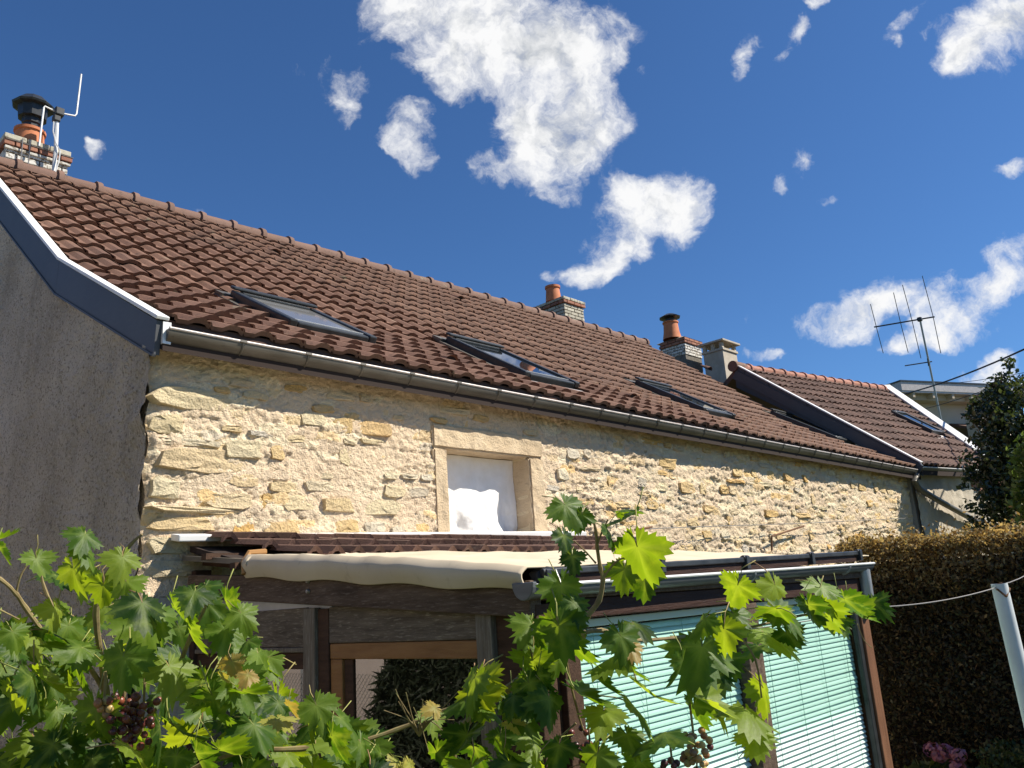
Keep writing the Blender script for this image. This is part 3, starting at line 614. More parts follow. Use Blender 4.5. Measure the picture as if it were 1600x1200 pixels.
for k, (x, p, ang, c_, cx) in enumerate(tiles):
    mt = tile_matrix(x, p, ang)
    if k < 298: inst('roof_tile', TM, mt, roof)
    else:
        RF.append(np.array(TF)+len(RV)*len(TVv)); RV.append(TVv @ np.array(mt.to_3x3()).T+np.array(mt.translation))
npmesh('far_tiles', np.concatenate(RV), np.concatenate(RF), 'tile', roof, kind='stuff')
# ridge caps
def cap_mesh(nm, mat, ln=.40, r=.105):
    b = MB(); n = 9; prof = [(0, r*1.22), (.055, r*1.24), (.062, r), (ln+.03, r*.90)]
    for y, rr in prof:
        for j in range(n): a = math.pi*(j/(n-1)*1.16-.08); b.v.append((y, -math.cos(a)*rr, math.sin(a)*rr*.92))
    for i in range(len(prof)-1):
        for j in range(n-1): b.f.append((i*n+j, i*n+j+1, (i+1)*n+j+1, (i+1)*n+j)); b.m.append(0)
    b.f.append(tuple(range(n))); b.m.append(0)
    return b.mesh(nm, [mat])
CM = cap_mesh('ridge_tile', 'ridge_cap'); CM.polygons.foreach_set('use_smooth', [True]*len(CM.polygons)); CM.set_sharp_from_angle(angle=RAD(45))
x = X0-.02; 
while x < XR-.2:
    r = ridge(x); rot = math.atan2(ridge(x+.39)[1]-r[1], .39)
    inst('ridge_tile', CM, Matrix.Translation((x+.415, r[0], r[1]+random.uniform(-.004, .006))) @ Matrix.Rotation(math.pi, 4, 'Z') @ Matrix.Rotation(rot+random.uniform(-.01, .01), 4, 'Y'), roof); x += .388
# vent tiles
for (px, py) in ((428, 401), (704, 572), (718, 472), (968, 541), (988, 628), (1108, 580), (1224, 675)):
    p = roof_hit(px, py); sl_ = .53 if p.y < 1.357*D else .74; a = math.atan(sl_)
    b = MB(); n = 8; ring = []
    for yy, rr in ((0, .075), (.22, .03)):
        for j in range(n+1): t = math.pi*j/n; b.v.append((-math.cos(t)*rr*1.1, yy, math.sin(t)*rr+.02))
    for j in range(n): b.f.append((j, j+1, n+2+j, n+1+j)); b.m.append(0)
    for rr in (.060,):
        k0 = len(b.v)
        for j in range(n+1): t = math.pi*j/n; b.v.append((-math.cos(t)*rr*1.1, .015, math.sin(t)*rr+.02))
        b.f.append(tuple(range(k0, k0+n+1))); b.m.append(1)
        for j in range(n): b.f.append((j, j+1, k0+j+1, k0+j)); b.m.append(0)
    inst('vent_tile', b.mesh('vent_tile', ['tile', 'deck_dark']), Matrix.Translation(p) @ Matrix.Rotation(a, 4, 'X'), roof)
# skylights
def skylight(xa, ya, yb2, w, slope, base_z, parent, glass, mat='dark_metal', name='skylight'):
    ang = math.atan(slope); ln = (yb2-ya)/math.cos(ang); fr = Matrix.Translation((xa, ya, base_z)) @ Matrix.Rotation(ang, 4, 'X')
    def B(mb, a, c, mi=0): k = len(mb.v); mb.box(a, c, mi); mb.v[k:] = [tuple(fr @ Vector(q)) for q in mb.v[k:]]
    fl = MB(); B(fl, (-.07, -.10, .03), (w+.07, -.006, .042)); B(fl, (-.085, -.04, .03), (-.012, ln, .050)); B(fl, (w+.012, -.04, .03), (w+.085, ln, .050)); B(fl, (-.07, ln+.002, .03), (w+.07, ln+.14, .075))
    sk = fl.build(name, 'zinc' if mat == 'dark_metal' else 'dark_metal', parent)
    ap = MB(); B(ap, (-.10, -.26, .055), (w+.16, -.104, .062)); ap.build('apron', 'lead_flash', sk, bevel=.003)
    for a, c in (((-.01, -.004, .0), (.060, ln, .118)), ((w-.060, -.004, .0), (w+.01, ln, .118)), ((.062, -.004, .0), (w-.062, .085, .105)), ((.062, ln-.07, .0), (w-.062, ln, .122))):
        k = MB(); B(k, a, c); k.build('frame', mat, sk, bevel=.012)
    k = MB(); B(k, (-.012, ln-.05, .124), (w+.012, ln+.03, .15)); k.build('cover', mat, sk, bevel=.012)
    k = MB(); B(k, (.061, .086, .085), (w-.061, ln-.071, .102)); k.build('pane', glass, sk)
    ln_ = MB(); B(ln_, (.063, .088, .103), (.071, ln-.073, .110)); B(ln_, (.073, .088, .1031), (w-.064, .096, .110)); ln_.build('trim', 'zinc_bright', sk)
    return sk
for i, (xa, ya, yb2, w) in enumerate(SKY):
    zz = np.interp(ya, [eave(xa)[0], knee(xa)[0]], [eave(xa)[1], knee(xa)[1]])
    skylight(xa, ya, yb2, w, (.565, .60, .61, .62)[i], float(zz)-.03, house, 'blind_glass' if i == 0 else 'sky_glass')

# ---- verge boards (dark sheet, white cap), left gable
vt = [(.973, .3635), (1.357, .575), (2.045, 1.084)]; vb = [(.978, .318), (1.363, .518), (2.045, 1.012)]
XV = X0-.035
vg = MB(); T = [Vector((XV, y*D, Zd(z)-.012)) for y, z in vt]; Bt = [Vector((XV, y*D, Zd(z))) for y, z in vb]
vg.hexa([Bt[0], Bt[0]+Vector((.03, 0, 0)), Bt[1]+Vector((.03, 0, 0)), Bt[1], T[0], T[0]+Vector((.03, 0, 0)), T[1]+Vector((.03, 0, 0)), T[1]])
verge = vg.build('verge_board', 'slate_sheet', house)
vg = MB(); vg.hexa([Bt[1]+Vector((.0, .003, 0)), Bt[1]+Vector((.03, .003, 0)), Bt[2]+Vector((.03, 0, 0)), Bt[2], T[1]+Vector((0, .003, 0)), T[1]+Vector((.03, .003, 0)), T[2]+Vector((.03, 0, 0)), T[2]]); vg.build('board', 'slate_sheet', verge)
for (a, c) in ((0, 1), (1, 2)):
    k = MB(); p, q = T[a]+Vector((.024, (-.02 if a == 0 else .0), .012)), T[c]+Vector((.024, 0 if c == 2 else -.004, .012)); k.beam(p, q, .072, .022); k.build('cap_strip', 'white_paint', verge, bevel=.005)
k = MB(); k.beam(Bt[0]+Vector((.002, 0, -.004)), Bt[1]+Vector((.002, 0, -.004)), .02, .012); k.beam(Bt[1]+Vector((.002, .003, -.004)), Bt[2]+Vector((.002, 0, -.004)), .02, .012); k.build('drip_edge', 'slate_sheet', verge)
k = MB(); k.box((XV+.031, T[0].y-.01, Bt[0].z+.06), (XV+.075, T[0].y+.012, T[0].z-.002)); k.build('end_plate', 'zinc_bright', verge)
# ---- gutter
def half_gutter(name, p, q, r, mat, parent, lip=.007, lipmat=None, front=Vector((0, -1, 0))):
    p, q = Vector(p), Vector(q); n = 12; b = MB(); up = Vector((0, 0, 1))
    for P in (p, q):
        for rr in (r, r-.004):
            for j in range(n+1): t = math.pi*j/n; b.v.append(tuple(P-front*(r)+front*(math.cos(t)*rr)-up*(math.sin(t)*rr)))
    m_ = n+1
    for j in range(n): b.f += [(j, j+1, 2*m_+j+1, 2*m_+j), (m_+j+1, m_+j, 3*m_+j, 3*m_+j+1)]; b.m += [0, 0]
    b.f += [tuple(range(m_)), tuple(reversed(range(2*m_, 3*m_)))]; b.m += [0, 0]
    o = b.build(name, mat, parent, smooth=True)
    lb = MB(); lb.tube([p, q], lip, 8); lb.build('rolled_lip', lipmat or mat, o, smooth=True)
    return o
GL = onY(265, 512, .9615*D); GR = onY(1434, 734, .9615*D)
gut = half_gutter('gutter', GL, GR, .072, 'zinc', house, .008, 'lead_flash')
k = 0; x = GL.x+.42
while x < GR.x-.2:
    P = GL.lerp(GR, (x-GL.x)/(GR.x-GL.x)); b = MB(); n = 12; pts = [P+Vector((0, .072, 0))+Vector((0, -1, 0))*(math.cos(math.pi*j/n)*.0725)+Vector((0, 0, -1))*(math.sin(math.pi*j/n)*.0725) for j in range(n+1)]
    b.tube(pts, .0065, 5); b.tube([P+Vector((-.02, 0, 0)), P+Vector((.02, 0, 0))], .011, 6); b.build('bracket', 'zinc', gut, smooth=True); x += .395 if k % 3 else .42; k += 1
# eave boards between wall head and tiles
b = MB(); b.hexa([(X0+.01, YW-.015, ZT+.002), (X1-.03, YW-.015, Zd(.330)), (X1-.03, YW+.30, Zd(.330)), (X0+.01, YW+.30, ZT+.002), (X0+.01, .976*D, eave(X0)[1]-.030), (X1-.03, .976*D, eave(X1)[1]-.030), (X1-.03, YW+.3, eave(X1)[1]+.08), (X0+.01, YW+.3, eave(X0)[1]+.08)]); b.build('eave_board', 'wood_dark', house)

# ---- chimneys
def brick_face(par, core_min, core_max, mats, courses, bw, bh, faces=('front', 'left'), top_mats=None):
    (x0, y0, z0), (x1, y1, z1) = core_min, core_max
    for c in range(courses):
        za = z1-(c+1)*bh; mat = mats(c)
        off = (bw/2 if c % 2 else 0); proud = .012+(.03 if top_mats and c in top_mats else 0)
        if 'front' in faces:
            x = x0-(proud)-off if c % 2 else x0-proud
            while x < x1+proud-.01:
                a, e = max(x, x0-proud), min(x+bw-.012, x1+proud)
                if e-a > .03: q = MB(); q.box((a, y0-proud-random.uniform(0, .006), za+.006), (e, y0-.001, za+bh-.006)); q.build('brick', mat, par, bevel=.006)
                x += bw
        if 'left' in faces:
            y = y0-(off if c % 2 else 0)+.001
            while y < y1-.01:
                a, e = max(y, y0+.001), min(y+bw-.012, y1)
                if e-a > .03: q = MB(); q.box((x0-proud-random.uniform(0, .006), a, za+.006), (x0-.001, e, za+bh-.006)); q.build('brick', mat, par, bevel=.006)
                y += bw
def pot(par, c, prof, mat='terracotta', name='chimney_pot'):
    q = MB(); q.lathe(c, prof, 18); return q.build(name, mat, par, smooth=True)
YR = ridge(X0)[0]
# chimney at the gable end: painted brick, corbelled red brick head, pot and black cowl
yc = YR+.10; a = onY(11, 233, yc); c = onY(103, 268, yc); ztop = onY(14, 210, yc).z
x0c, x1c = a.x, c.x; core = MB(); core.box((x0c, yc, Zd(.95)), (x1c, yc+.55, ztop)); ch = core.build('chimney', 'chimney_mortar', house); ch['label'] = 'whitewashed brick chimney with terracotta pot and black cowl'
brick_face(ch, (x0c, yc, 0), (x1c, yc+.55, ztop), lambda c: 'brick_grey' if c == 0 else 'brick_red' if c == 1 else 'brick_white', 8, .215, .068, top_mats=(0, 1))
b = MB(); b.box((x0c-.03, yc-.035, ztop-.172), (x1c+.03, yc-.002, ztop-.140)); b.build('band', 'brick_white', ch, bevel=.006)
cpt = onY(47, 205, yc+.24); pz = ztop; pot(ch, (cpt.x, yc+.24, pz), [(.150, -.01), (.145, .10), (.138, .21), (.155, .215), (.155, .245), (.125, .245), (.11, .2)])
q = MB(); q.lathe((cpt.x+.01, yc+.24, pz+.22), [(.085, 0), (.085, .10), (.10, .11), (.10, .17), (.14, .175), (.15, .30), (.20, .31), (.21, .33), (.12, .42), (.02, .44)], 10); q.build('cowl', 'dark_metal', ch)
# straps and cable on the chimney
b = MB(); zz = ztop-.26
for zz in (ztop-.075, ztop-.30): b.tube([(x0c-.03, yc-.05, zz), (x1c+.05, yc-.05, zz)], .005, 5)
for xx in (x0c+.12, x0c+.19): b.tube([(xx, yc-.055, ztop-.03), (xx, yc-.055, Zd(1.06))], .006, 5)
b.build('strap', 'wire_steel', ch)

def chim2(edge_px, right_px, left_px, top_py, dep, potprof, potpx, mats, nc, bw, bh, cap=None, ztop_px=None):
    yc = YR+.10; e = onY(edge_px, top_py, yc); rgt = onY(right_px, top_py+8, yc); core = MB(); core.box((e.x, yc, Zd(.95)), (rgt.x, yc+dep, e.z)); ch = core.build('chimney', 'chimney_mortar', house)
    brick_face(ch, (e.x, yc, 0), (rgt.x, yc+dep, e.z), mats, nc, bw, bh, top_mats=(0, 1)); return ch, e, rgt, yc
ch, e, rgt, yc = chim2(880, 909, 833, 463, .62, None, None, lambda c: 'brick_grey' if c == 0 else 'brick_red' if c < 2 else 'brick_grey', 8, .19, .062)
ch['label'] = 'mossy grey brick chimney with one short terracotta pot'
pot(ch, (e.x+.06, yc+.28, e.z), [(.145, -.01), (.125, .20), (.12, .24), (.14, .245), (.14, .285), (.11, .285), (.10, .2)])
ch, e, rgt, yc = chim2(1068, 1093, 1035, 527, .60, None, None, lambda c: 'brick_red' if c < 2 else 'brick_white', 6, .19, .062)
ch['label'] = 'red-capped brick chimney with flared pot and dark rain cap'
q = MB(); q.hexa([(e.x-.05, yc-.05, e.z), (rgt.x+.05, yc-.05, e.z), (rgt.x+.05, yc+.65, e.z), (e.x-.05, yc+.65, e.z), (e.x+.08, yc+.12, e.z+.07), (rgt.x-.08, yc+.12, e.z+.07), (rgt.x-.08, yc+.5, e.z+.07), (e.x+.08, yc+.5, e.z+.07)]); q.build('flaunching', 'concrete', ch)
pp = (e.x+.04, yc+.30, e.z+.05); pot(ch, pp, [(.20, -.01), (.165, .16), (.15, .34), (.17, .345), (.17, .375), (.13, .375)])
q = MB(); q.lathe((pp[0], pp[1], pp[2]+.36), [(.10, 0), (.10, .09), (.22, .10), (.23, .12), (.10, .19), (.02, .2)], 10); q.build('rain_cap', 'dark_metal', ch)
# rendered concrete chimney with a slab on four feet
yc = YR-.62; e = onY(1131, 560, yc); rgt = onY(1152, 560, yc); zt = onY(1131, 547, yc).z
core = MB(); core.box((e.x, yc, Zd(.90)), (rgt.x, yc+.46, zt)); ch = core.build('chimney', 'concrete', house, bevel=.006); ch['label'] = 'plain rendered chimney under a flat concrete slab on feet'
q = MB(); q.box((e.x-.025, yc-.025, zt+.002), (rgt.x+.025, yc+.485, zt+.05)); q.build('ledge', 'concrete', ch, bevel=.005)
for sx, sy in ((0, 0), (1, 0), (0, 1), (1, 1), (0, .5)):
    q = MB(); px_, py_ = lerp(e.x, rgt.x-.07, sx), lerp(yc, yc+.39, sy); q.box((px_, py_, zt+.052), (px_+.07, py_+.07, zt+.18)); q.build('foot', 'concrete', ch)
q = MB(); q.box((e.x-.07, yc-.07, zt+.182), (rgt.x+.08, yc+.53, zt+.225)); q.build('slab', 'concrete', ch, bevel=.008)

# ================================================================== THE ADJOINING LOWER HOUSE
th = RAD(-4); xd2 = Vector((math.cos(th), math.sin(th), 0)); yd2 = Vector((-math.sin(th), math.cos(th), 0)); UP = Vector((0, 0, 1))
E2 = onY(1437, 722, .955*D); A2_ = onP(1146, 570, E2, xd2); G2 = onP(1563, 730, E2, yd2); R2 = onP(1385, 606, A2_, yd2)
house2 = empty('adjoining_house', (E2.x, E2.y, 0), 'lower adjoining house with brown tiles, a single skylight and white right verge', 'house')
dn = Vector((0, 0, -.07))
rf = MB(); q4 = [E2+dn, G2+dn, R2+dn, A2_+dn]; rf.hexa([p-UP*.12 for p in q4]+q4); roof2 = rf.build('roof', 'deck_dark', house2)
# tiles: courses follow the eave, clipped by the slanting right verge
nrm2 = (G2-E2).cross(A2_-E2).normalized(); nrm2 = nrm2 if nrm2.z > 0 else -nrm2
sdir = (A2_-E2).normalized(); xe = (G2-E2).normalized(); Ls = (A2_-E2).length
TM2, TV2, TF2 = tile_flat('roof_tile', 'tile_old')
sk2a = onP(1395, 648, E2+dn, nrm2); cand = []
s = 0.0
while s < Ls-.1:
    t = s/Ls; pL = (E2+dn).lerp(A2_+dn, t); pR = (G2+dn).lerp(R2+dn, t); n = int((pR-pL).length/TW); ax = (pR-pL).normalized()
    ay = nrm2.cross(ax)
    for i in range(n):
        p = pL+ax*(TW*(i+.55)); cand.append((p, ax, ay))
    s += TC*.98
sk_c = onP(1430, 667, E2+dn, nrm2)
cand = [c for c in cand if (c[0]+c[2]*.2-sk_c).length > .42]
cand.sort(key=lambda c: (c[0]-CAM).length)
RV, RF = [], []
for k, (p, ax, ay) in enumerate(cand):
    mt = Matrix((ax, ay, nrm2)).transposed().to_4x4(); mt.translation = p+nrm2*random.uniform(0, .01); mt = mt @ Matrix.Rotation(random.uniform(-.02, .02), 4, 'Z')
    if k < 298: inst('roof_tile', TM2, mt, roof2)
    else: RF.append(np.array(TF2)+len(RV)*len(TV2)); RV.append(TV2 @ np.array(mt.to_3x3()).T+np.array(mt.translation))
if RV: npmesh('far_tiles', np.concatenate(RV), np.concatenate(RF), 'tile_old', roof2, kind='stuff')
CM2 = cap_mesh('ridge_tile', 'ridge_red'); rx = (R2-A2_).normalized(); Lr = (R2-A2_).length; x = .1
while x < Lr-.1:
    mt = Matrix((-rx, -(UP.cross(rx)).normalized(), UP)).transposed().to_4x4(); mt.translation = A2_+rx*(x+.36)+dn+UP*random.uniform(0, .012); inst('ridge_tile', CM2, mt, roof2); x += .388
# back slope
rf = MB(); bk = yd2*2.6-UP*1.9; rf.hexa([A2_+dn*1.4-UP*.1, R2+dn*1.4-UP*.1, R2+bk-UP*.1, A2_+bk-UP*.1, A2_+dn*1.4, R2+dn*1.4, R2+bk, A2_+bk]); rf.build('back_slope', 'tile_old', house2)
# raised dark party verge with pale edge
pv = MB(); drop = .44
a0, a1 = E2+UP*.0, A2_+UP*.02
pv.hexa([a0-UP*.20, a0-UP*.20+xd2*.05, a1-UP*drop+xd2*.05, a1-UP*drop, a0, a0+xd2*.05, a1+xd2*.05, a1]); verge2 = pv.build('verge_board', 'slate_sheet', house2)
k = MB(); k.beam(a0+xd2*.03+UP*.008-sdir*.02, a1+xd2*.03+UP*.008, .10, .018); k.build('cap_strip', 'zinc_bright', verge2)
k = MB(); k.beam(a0+xd2*-.012-UP*.13, a1+xd2*-.012-UP*.20, .02, .16); k.build('flashing', 'slate_sheet', verge2)
k = MB()
for t in (.12, .34, .56, .78, .93): pp = a0.lerp(a1, t); k.box((pp.x-.006, pp.y-.010, pp.z-.20), (pp.x-.0005, pp.y+.010, pp.z-.01))
k.build('joint', 'dark_metal', verge2)
k = MB(); k.beam(a0+xd2*.02-UP*.09-yd2*.012, a0+xd2*.02-UP*.01-yd2*.012, .06, .02, up=(0, 1, 0)); k.build('end_plate', 'zinc_bright', verge2)
# half round cap where the verge meets the ridge
k = MB(); k.tube([a1-xd2*.04+UP*-.05, a1+xd2*.3-UP*.05], .10, 14); k.build('ridge_end', 'ridge_cap', verge2)
# white right verge
w0, w1 = onP(1562, 704, E2+dn+UP*.1, nrm2), R2+UP*.05; w0 = G2.lerp(R2, .02)+UP*.05
k = MB(); k.beam(w0, w1, .16, .05); k.build('white_verge', 'white_paint', house2, bevel=.01)
# skylight of the lower house (frame aligned to its roof)
def sky2():
    o = sk_c; mt = Matrix((xe, nrm2.cross(xe), nrm2)).transposed().to_4x4(); mt.translation = o
    def B(a, c): k = MB(); k.box(a, c); k.v = [tuple(mt @ Vector(q)) for q in k.v]; return k
    sk = B((-.33, -.44, -.04), (.33, .44, .03)).build('skylight', 'dark_metal', house2)
    for a, c in (((-.30, -.42, .031), (-.24, .42, .13)), ((.24, -.42, .031), (.30, .42, .13)), ((-.238, -.42, .031), (.238, -.35, .12)), ((-.238, .35, .031), (.238, .42, .14))): B(a, c).build('frame', 'dark_metal', sk, bevel=.01)
    B((-.239, -.349, .05), (.239, .349, .112)).build('pane', 'sky_glass', sk)
    B((-.36, -.62, .045), (.40, -.445, .052)).build('apron', 'lead_flash', sk)
sky2()
vt2 = onP(1237, 605, E2+dn, nrm2); b = MB(); b.lathe(vt2, [(.09, 0), (.09, .06), (.02, .10)], 8); b.build('vent_tile', 'tile_old', roof2)
# wall, gutter, slanting drain pipe
wl0 = E2+yd2*.13; wl1 = G2+yd2*.13
def w2fn(U, V):
    base = np.array(wl0)[None, None]*(1-U[..., None])+np.array(wl1+xe*.4)[None, None]*U[..., None]; L = (wl1+xe*.4-wl0).length
    Z = V*(wl0.z-.10); n = (fbm(U*L*6, Z*7, 4)-.5)*.05; base = base.copy(); base[..., 2] = Z; base = base+np.array(-yd2)[None, None]*n[..., None]; return base
grid_skin('front_wall', 'beige_render', 140, 150, w2fn, house2)
b = MB(); b.hexa([wl0+yd2*.06-UP*wl0.z, wl1+xe*.4+yd2*.06-UP*wl1.z, wl1+xe*.4+yd2*.4-UP*wl1.z, wl0+yd2*.4-UP*wl0.z, wl0+yd2*.06-UP*.12, wl1+xe*.4+yd2*.06-UP*.12, wl1+xe*.4+yd2*.4-UP*.12, wl0+yd2*.4-UP*.12]); b.build('wall_core', 'beige_render', house2)
BRK = MB(); BRK.box((-.10, -.012, -.028), (.10, .02, .028)); BRK = BRK.mesh('brick', ['brick_red'])
ang2 = math.atan2(xe.y, xe.x)
for r_i in range(4):
    for c_i in range(9):
        p = wl1-xe*(1.05-c_i*.215-(.1 if r_i % 2 else 0))-UP*(.17+r_i*.066)-yd2*.015
        inst('brick', BRK, Matrix.Translation(p) @ Matrix.Rotation(ang2, 4, 'Z'), house2)
gp0, gp1 = E2-UP*.075-yd2*.02+xe*.02, G2-UP*.075-yd2*.02
half_gutter('gutter', gp0, gp1, .06, 'zinc', house2, .008, 'zinc_bright', front=-yd2)
dp = [onP(px, py, wl0-yd2*.09, yd2) for px, py in ((1432, 742), (1428, 752), (1436, 764), (1470, 784), (1510, 806), (1560, 834), (1600, 858))]
b = MB(); b.tube([tuple(p) for p in dp], .045, 10); b.build('drain_pipe', 'zinc', house2, smooth=True)

# ================================================================== FAR BUILDINGS
fa = RAD(-24.6); fx = Vector((math.cos(fa), math.sin(fa), 0)); fy = Vector((-math.sin(fa), math.cos(fa), 0))
FB = dist(1407, 596, 31); fb = empty('flat_roofed_building', (FB.x, FB.y, 0), 'beige flat-roofed building with grey roof edge behind the roofs', 'building')
def obox(o, a, c):
    k = MB(); k.box(a, c); k.v = [tuple(o+fx*q[0]+fy*q[1]+UP*q[2]) for q in k.v]; return k
O = Vector((FB.x, FB.y, FB.z))
obox(O, (.75, .75, -FB.z), (6.0, 7, -.55)).build('wall', 'far_render', fb)
obox(O, (.0, 0, -.30), (6.2, 8, -.001)).build('roof_edge', 'lead_flash', fb); obox(O, (-.03, -.03, 0), (6.25, 8.05, .05)).build('coping', 'dark_metal', fb); obox(O, (.02, .02, -.36), (6.15, 7.9, -.302)).build('soffit_trim', 'lead_flash', fb); obox(O, (.3, .3, -.548), (6.1, 7.8, -.362)).build('soffit', 'far_render', fb)
for i in range(6): obox(O, (.5+i*.9, .05, -.52), (.6+i*.9, .74, -.365)).build('rafter_end', 'far_render', fb)
obox(O, (3.2, -1.2, -FB.z), (6.2, .7, -2.1)).build('lower_wall', 'far_render', fb)
k = MB(); ll = [(2.7, -1.5, -2.05), (6.4, -1.5, -2.05), (6.4, .74, -1.25), (2.7, .74, -1.25)]; k.hexa([O+fx*a+fy*b_+UP*(c-.1) for a, b_, c in ll]+[O+fx*a+fy*b_+UP*c for a, b_, c in ll]); k.build('lean_to_roof', 'tile_old', fb)
obox(O, (2.5, -.6, -FB.z), (2.95, -.1, -1.35)).build('flue', 'concrete', fb)

# ================================================================== TELEVISION AERIALS
def at(px, py, d): return dist(px, py, 1)*0 + CAM + ray(px, py)*d
ae = empty('television_aerial', at(1469, 650, 24), 'tall thin aerial with four upright rods against the cloud', 'aerial')
Ad = 24.0
b = MB(); b.tube([at(1470, 655, Ad), at(1437, 497, Ad)], .028, 6); base_ = at(1470, 655, Ad); b.tube([base_, Vector((base_.x+.0, base_.y, 2.5)), Vector((base_.x, base_.y, 0))], .03, 6); b.build('mast', 'grey_metal', ae)
b = MB(); b.tube([at(1366, 511, Ad), at(1460, 495, Ad)], .022, 6); b.build('boom', 'dark_metal', ae)
for (p0, pm, p1) in (((1360, 475), (1369, 510), (1380, 552)), ((1396, 457), (1407, 504), (1419, 551)), ((1410, 445), (1425, 501), (1439, 560)), ((1441, 431), (1458, 495), (1470, 552))):
    b = MB(); b.tube([at(*p0, Ad), at(*pm, Ad), at(*p1, Ad)], .011, 5); b.build('rod', 'dark_metal', ae)
b = MB(); b.tube([at(1414, 571.5, Ad), at(1456, 565, Ad)], .018, 5); b.tube([at(1449, 560, Ad), at(1451, 572, Ad)], .018, 5); b.build('small_aerial', 'dark_metal', ae)
c_ = at(1437, 499, Ad); b = MB(); b.box(c_-Vector((.06, .06, .06)), c_+Vector((.06, .06, .06))); b.build('clamp', 'dark_metal', ae, bevel=.02)

yc = YR+.05; ae2 = empty('loop_aerial', onY(86, 255, yc), 'bent white rod aerial strapped to the whitewashed gable chimney', 'aerial')
def cy(px, py, o=0): return onY(px, py, YR-.02+o)
b = MB(); b.tube([cy(61, 228), cy(68.5, 168), cy(70, 166), cy(91, 176)], .010, 6); b.tube([cy(61, 228), cy(68.5, 170)], .0095, 6); b.build('short_arm', 'zinc_bright', ae2)
b = MB(); b.tube([cy(91, 176), cy(117, 181), cy(119.5, 178), cy(127, 116)], .010, 6); b.build('long_arm', 'zinc_bright', ae2)
b = MB(); b.tube([cy(83, 276), cy(87, 235), cy(89, 190), cy(92, 178)], .021, 8); b.build('mast', 'zinc_bright', ae2, smooth=True)
for (px, py, r_) in ((92, 176, .045), (88, 186, .035)):
    c_ = cy(px, py); b = MB(); b.box(c_-Vector((r_, r_, r_)), c_+Vector((r_, r_, r_))); b.build('clamp', 'dark_metal', ae2, bevel=.012)
b = MB(); b.tube([cy(84, 190, -.03), cy(83, 205, -.03), cy(87, 222, -.03), cy(94, 236, -.04), cy(92, 252, -.05), cy(86, 270, -.05)], .007, 5); b.build('cable', 'zinc_bright', ae2)

# ================================================================== OVERHEAD CABLES
def sag(p, q, s, n=14): return [p.lerp(q, i/n)-UP*(s*4*(i/n)*(1-i/n)) for i in range(n+1)]
def cable(name, pts, r, label, mat='cable', cat='cable'):
    b = MB(); b.tube(pts, r, 6); return tag(b.build(name, mat), label, cat, {'overhead_cable': 'overhead cables', 'trellis_wire': 'garden wires'}.get(name))
cable('overhead_cable', sag(at(1397, 619, 24), at(1720, 487, 12), .15), .018, 'thick black overhead cable rising to the right above the aerial mast')
cable('overhead_cable', sag(at(1440, 640, 24), at(1720, 534, 14), .10), .009, 'thin dark overhead wire passing behind the tree top')
cable('overhead_cable', sag(at(1470, 600, 26), at(1720, 556, 14), .08), .007, 'thinnest wire crossing the flat-roofed building edge')

# ================================================================== THE LEAN-TO VERANDA
XS, YF = .47*D, .439*D; XE = 1.075*D
ver = empty('veranda', (XS, YF, 0), 'old wooden lean-to veranda with glazed side, plank panels and tiled top', 'veranda')
def sidebox(px0, px1, py0, py1, xa, xb, yref=None):
    """box on the left face (x = XS): photo columns px0..px1 and rows py0..py1 measured on that plane"""
    a = onX(px0, (py0+py1)/2, XS); c = onX(px1, (py0+py1)/2, XS); m_ = (px0+px1)/2; zt_ = onX(m_, py0, XS).z; zb_ = onX(m_, py1, XS).z
    return (xa, min(a.y, c.y), zb_), (xb, max(a.y, c.y), zt_)
def part(name, mat, a, c, bevel=.004, par=None): k = MB(); k.box(a, c); return k.build(name, mat, par or ver, bevel=bevel)
Z0 = .0
y_p1a, y_p1b = onX(495, 1000, XS).y, onX(477, 1000, XS).y; y_p2a, y_p2b = onX(773, 990, XS).y, onX(748, 990, XS).y
zb_top = onX(630, 940, XS).z; zb_bot = onX(630, 1002.5, XS).z; zr_bot = onX(630, 1030, XS).z
part('post', 'wood_grey_post', (XS-.012, y_p1a, Z0), (XS+.05, y_p1b, zb_top+.002)); part('post', 'wood_grey_post', (XS-.015, y_p2a, Z0), (XS+.05, y_p2b, zb_top+.05))
y_in = onX(512, 1000, XS).y
part('jamb_board', 'wood_dark', (XS+.004, y_in, Z0), (XS+.055, y_p1a-.001, zb_top-.004))
part('plank', 'wood_grey', (XS+.006, y_p2b+.001, zb_bot), (XS+.036, y_in-.001, zb_top))
part('window_rail', 'wood_orange', (XS+.010, y_p2b+.001, zr_bot), (XS+.05, y_in-.001, zb_bot-.002))
y_st = onX(531, 1080, XS).y
part('stile', 'wood_orange', (XS+.012, y_st, Z0+.6), (XS+.05, y_in-.001, zr_bot-.001)); part('stile', 'wood_dark', (XS+.022, y_st-.06, Z0+.6), (XS+.05, y_st-.001, zr_bot-.001)); part('stile', 'wood_orange', (XS+.012, y_p2b+.001, Z0+.6), (XS+.05, y_p2b+.022, zr_bot-.001))
part('pane', 'coated_glass', (XS+.030, y_p2b+.024, Z0+.6), (XS+.036, y_st-.062, zr_bot-.002), 0); part('plank', 'wood_grey', (XS+.008, y_p2b+.001, Z0), (XS+.05, y_in-.001, Z0+.598))
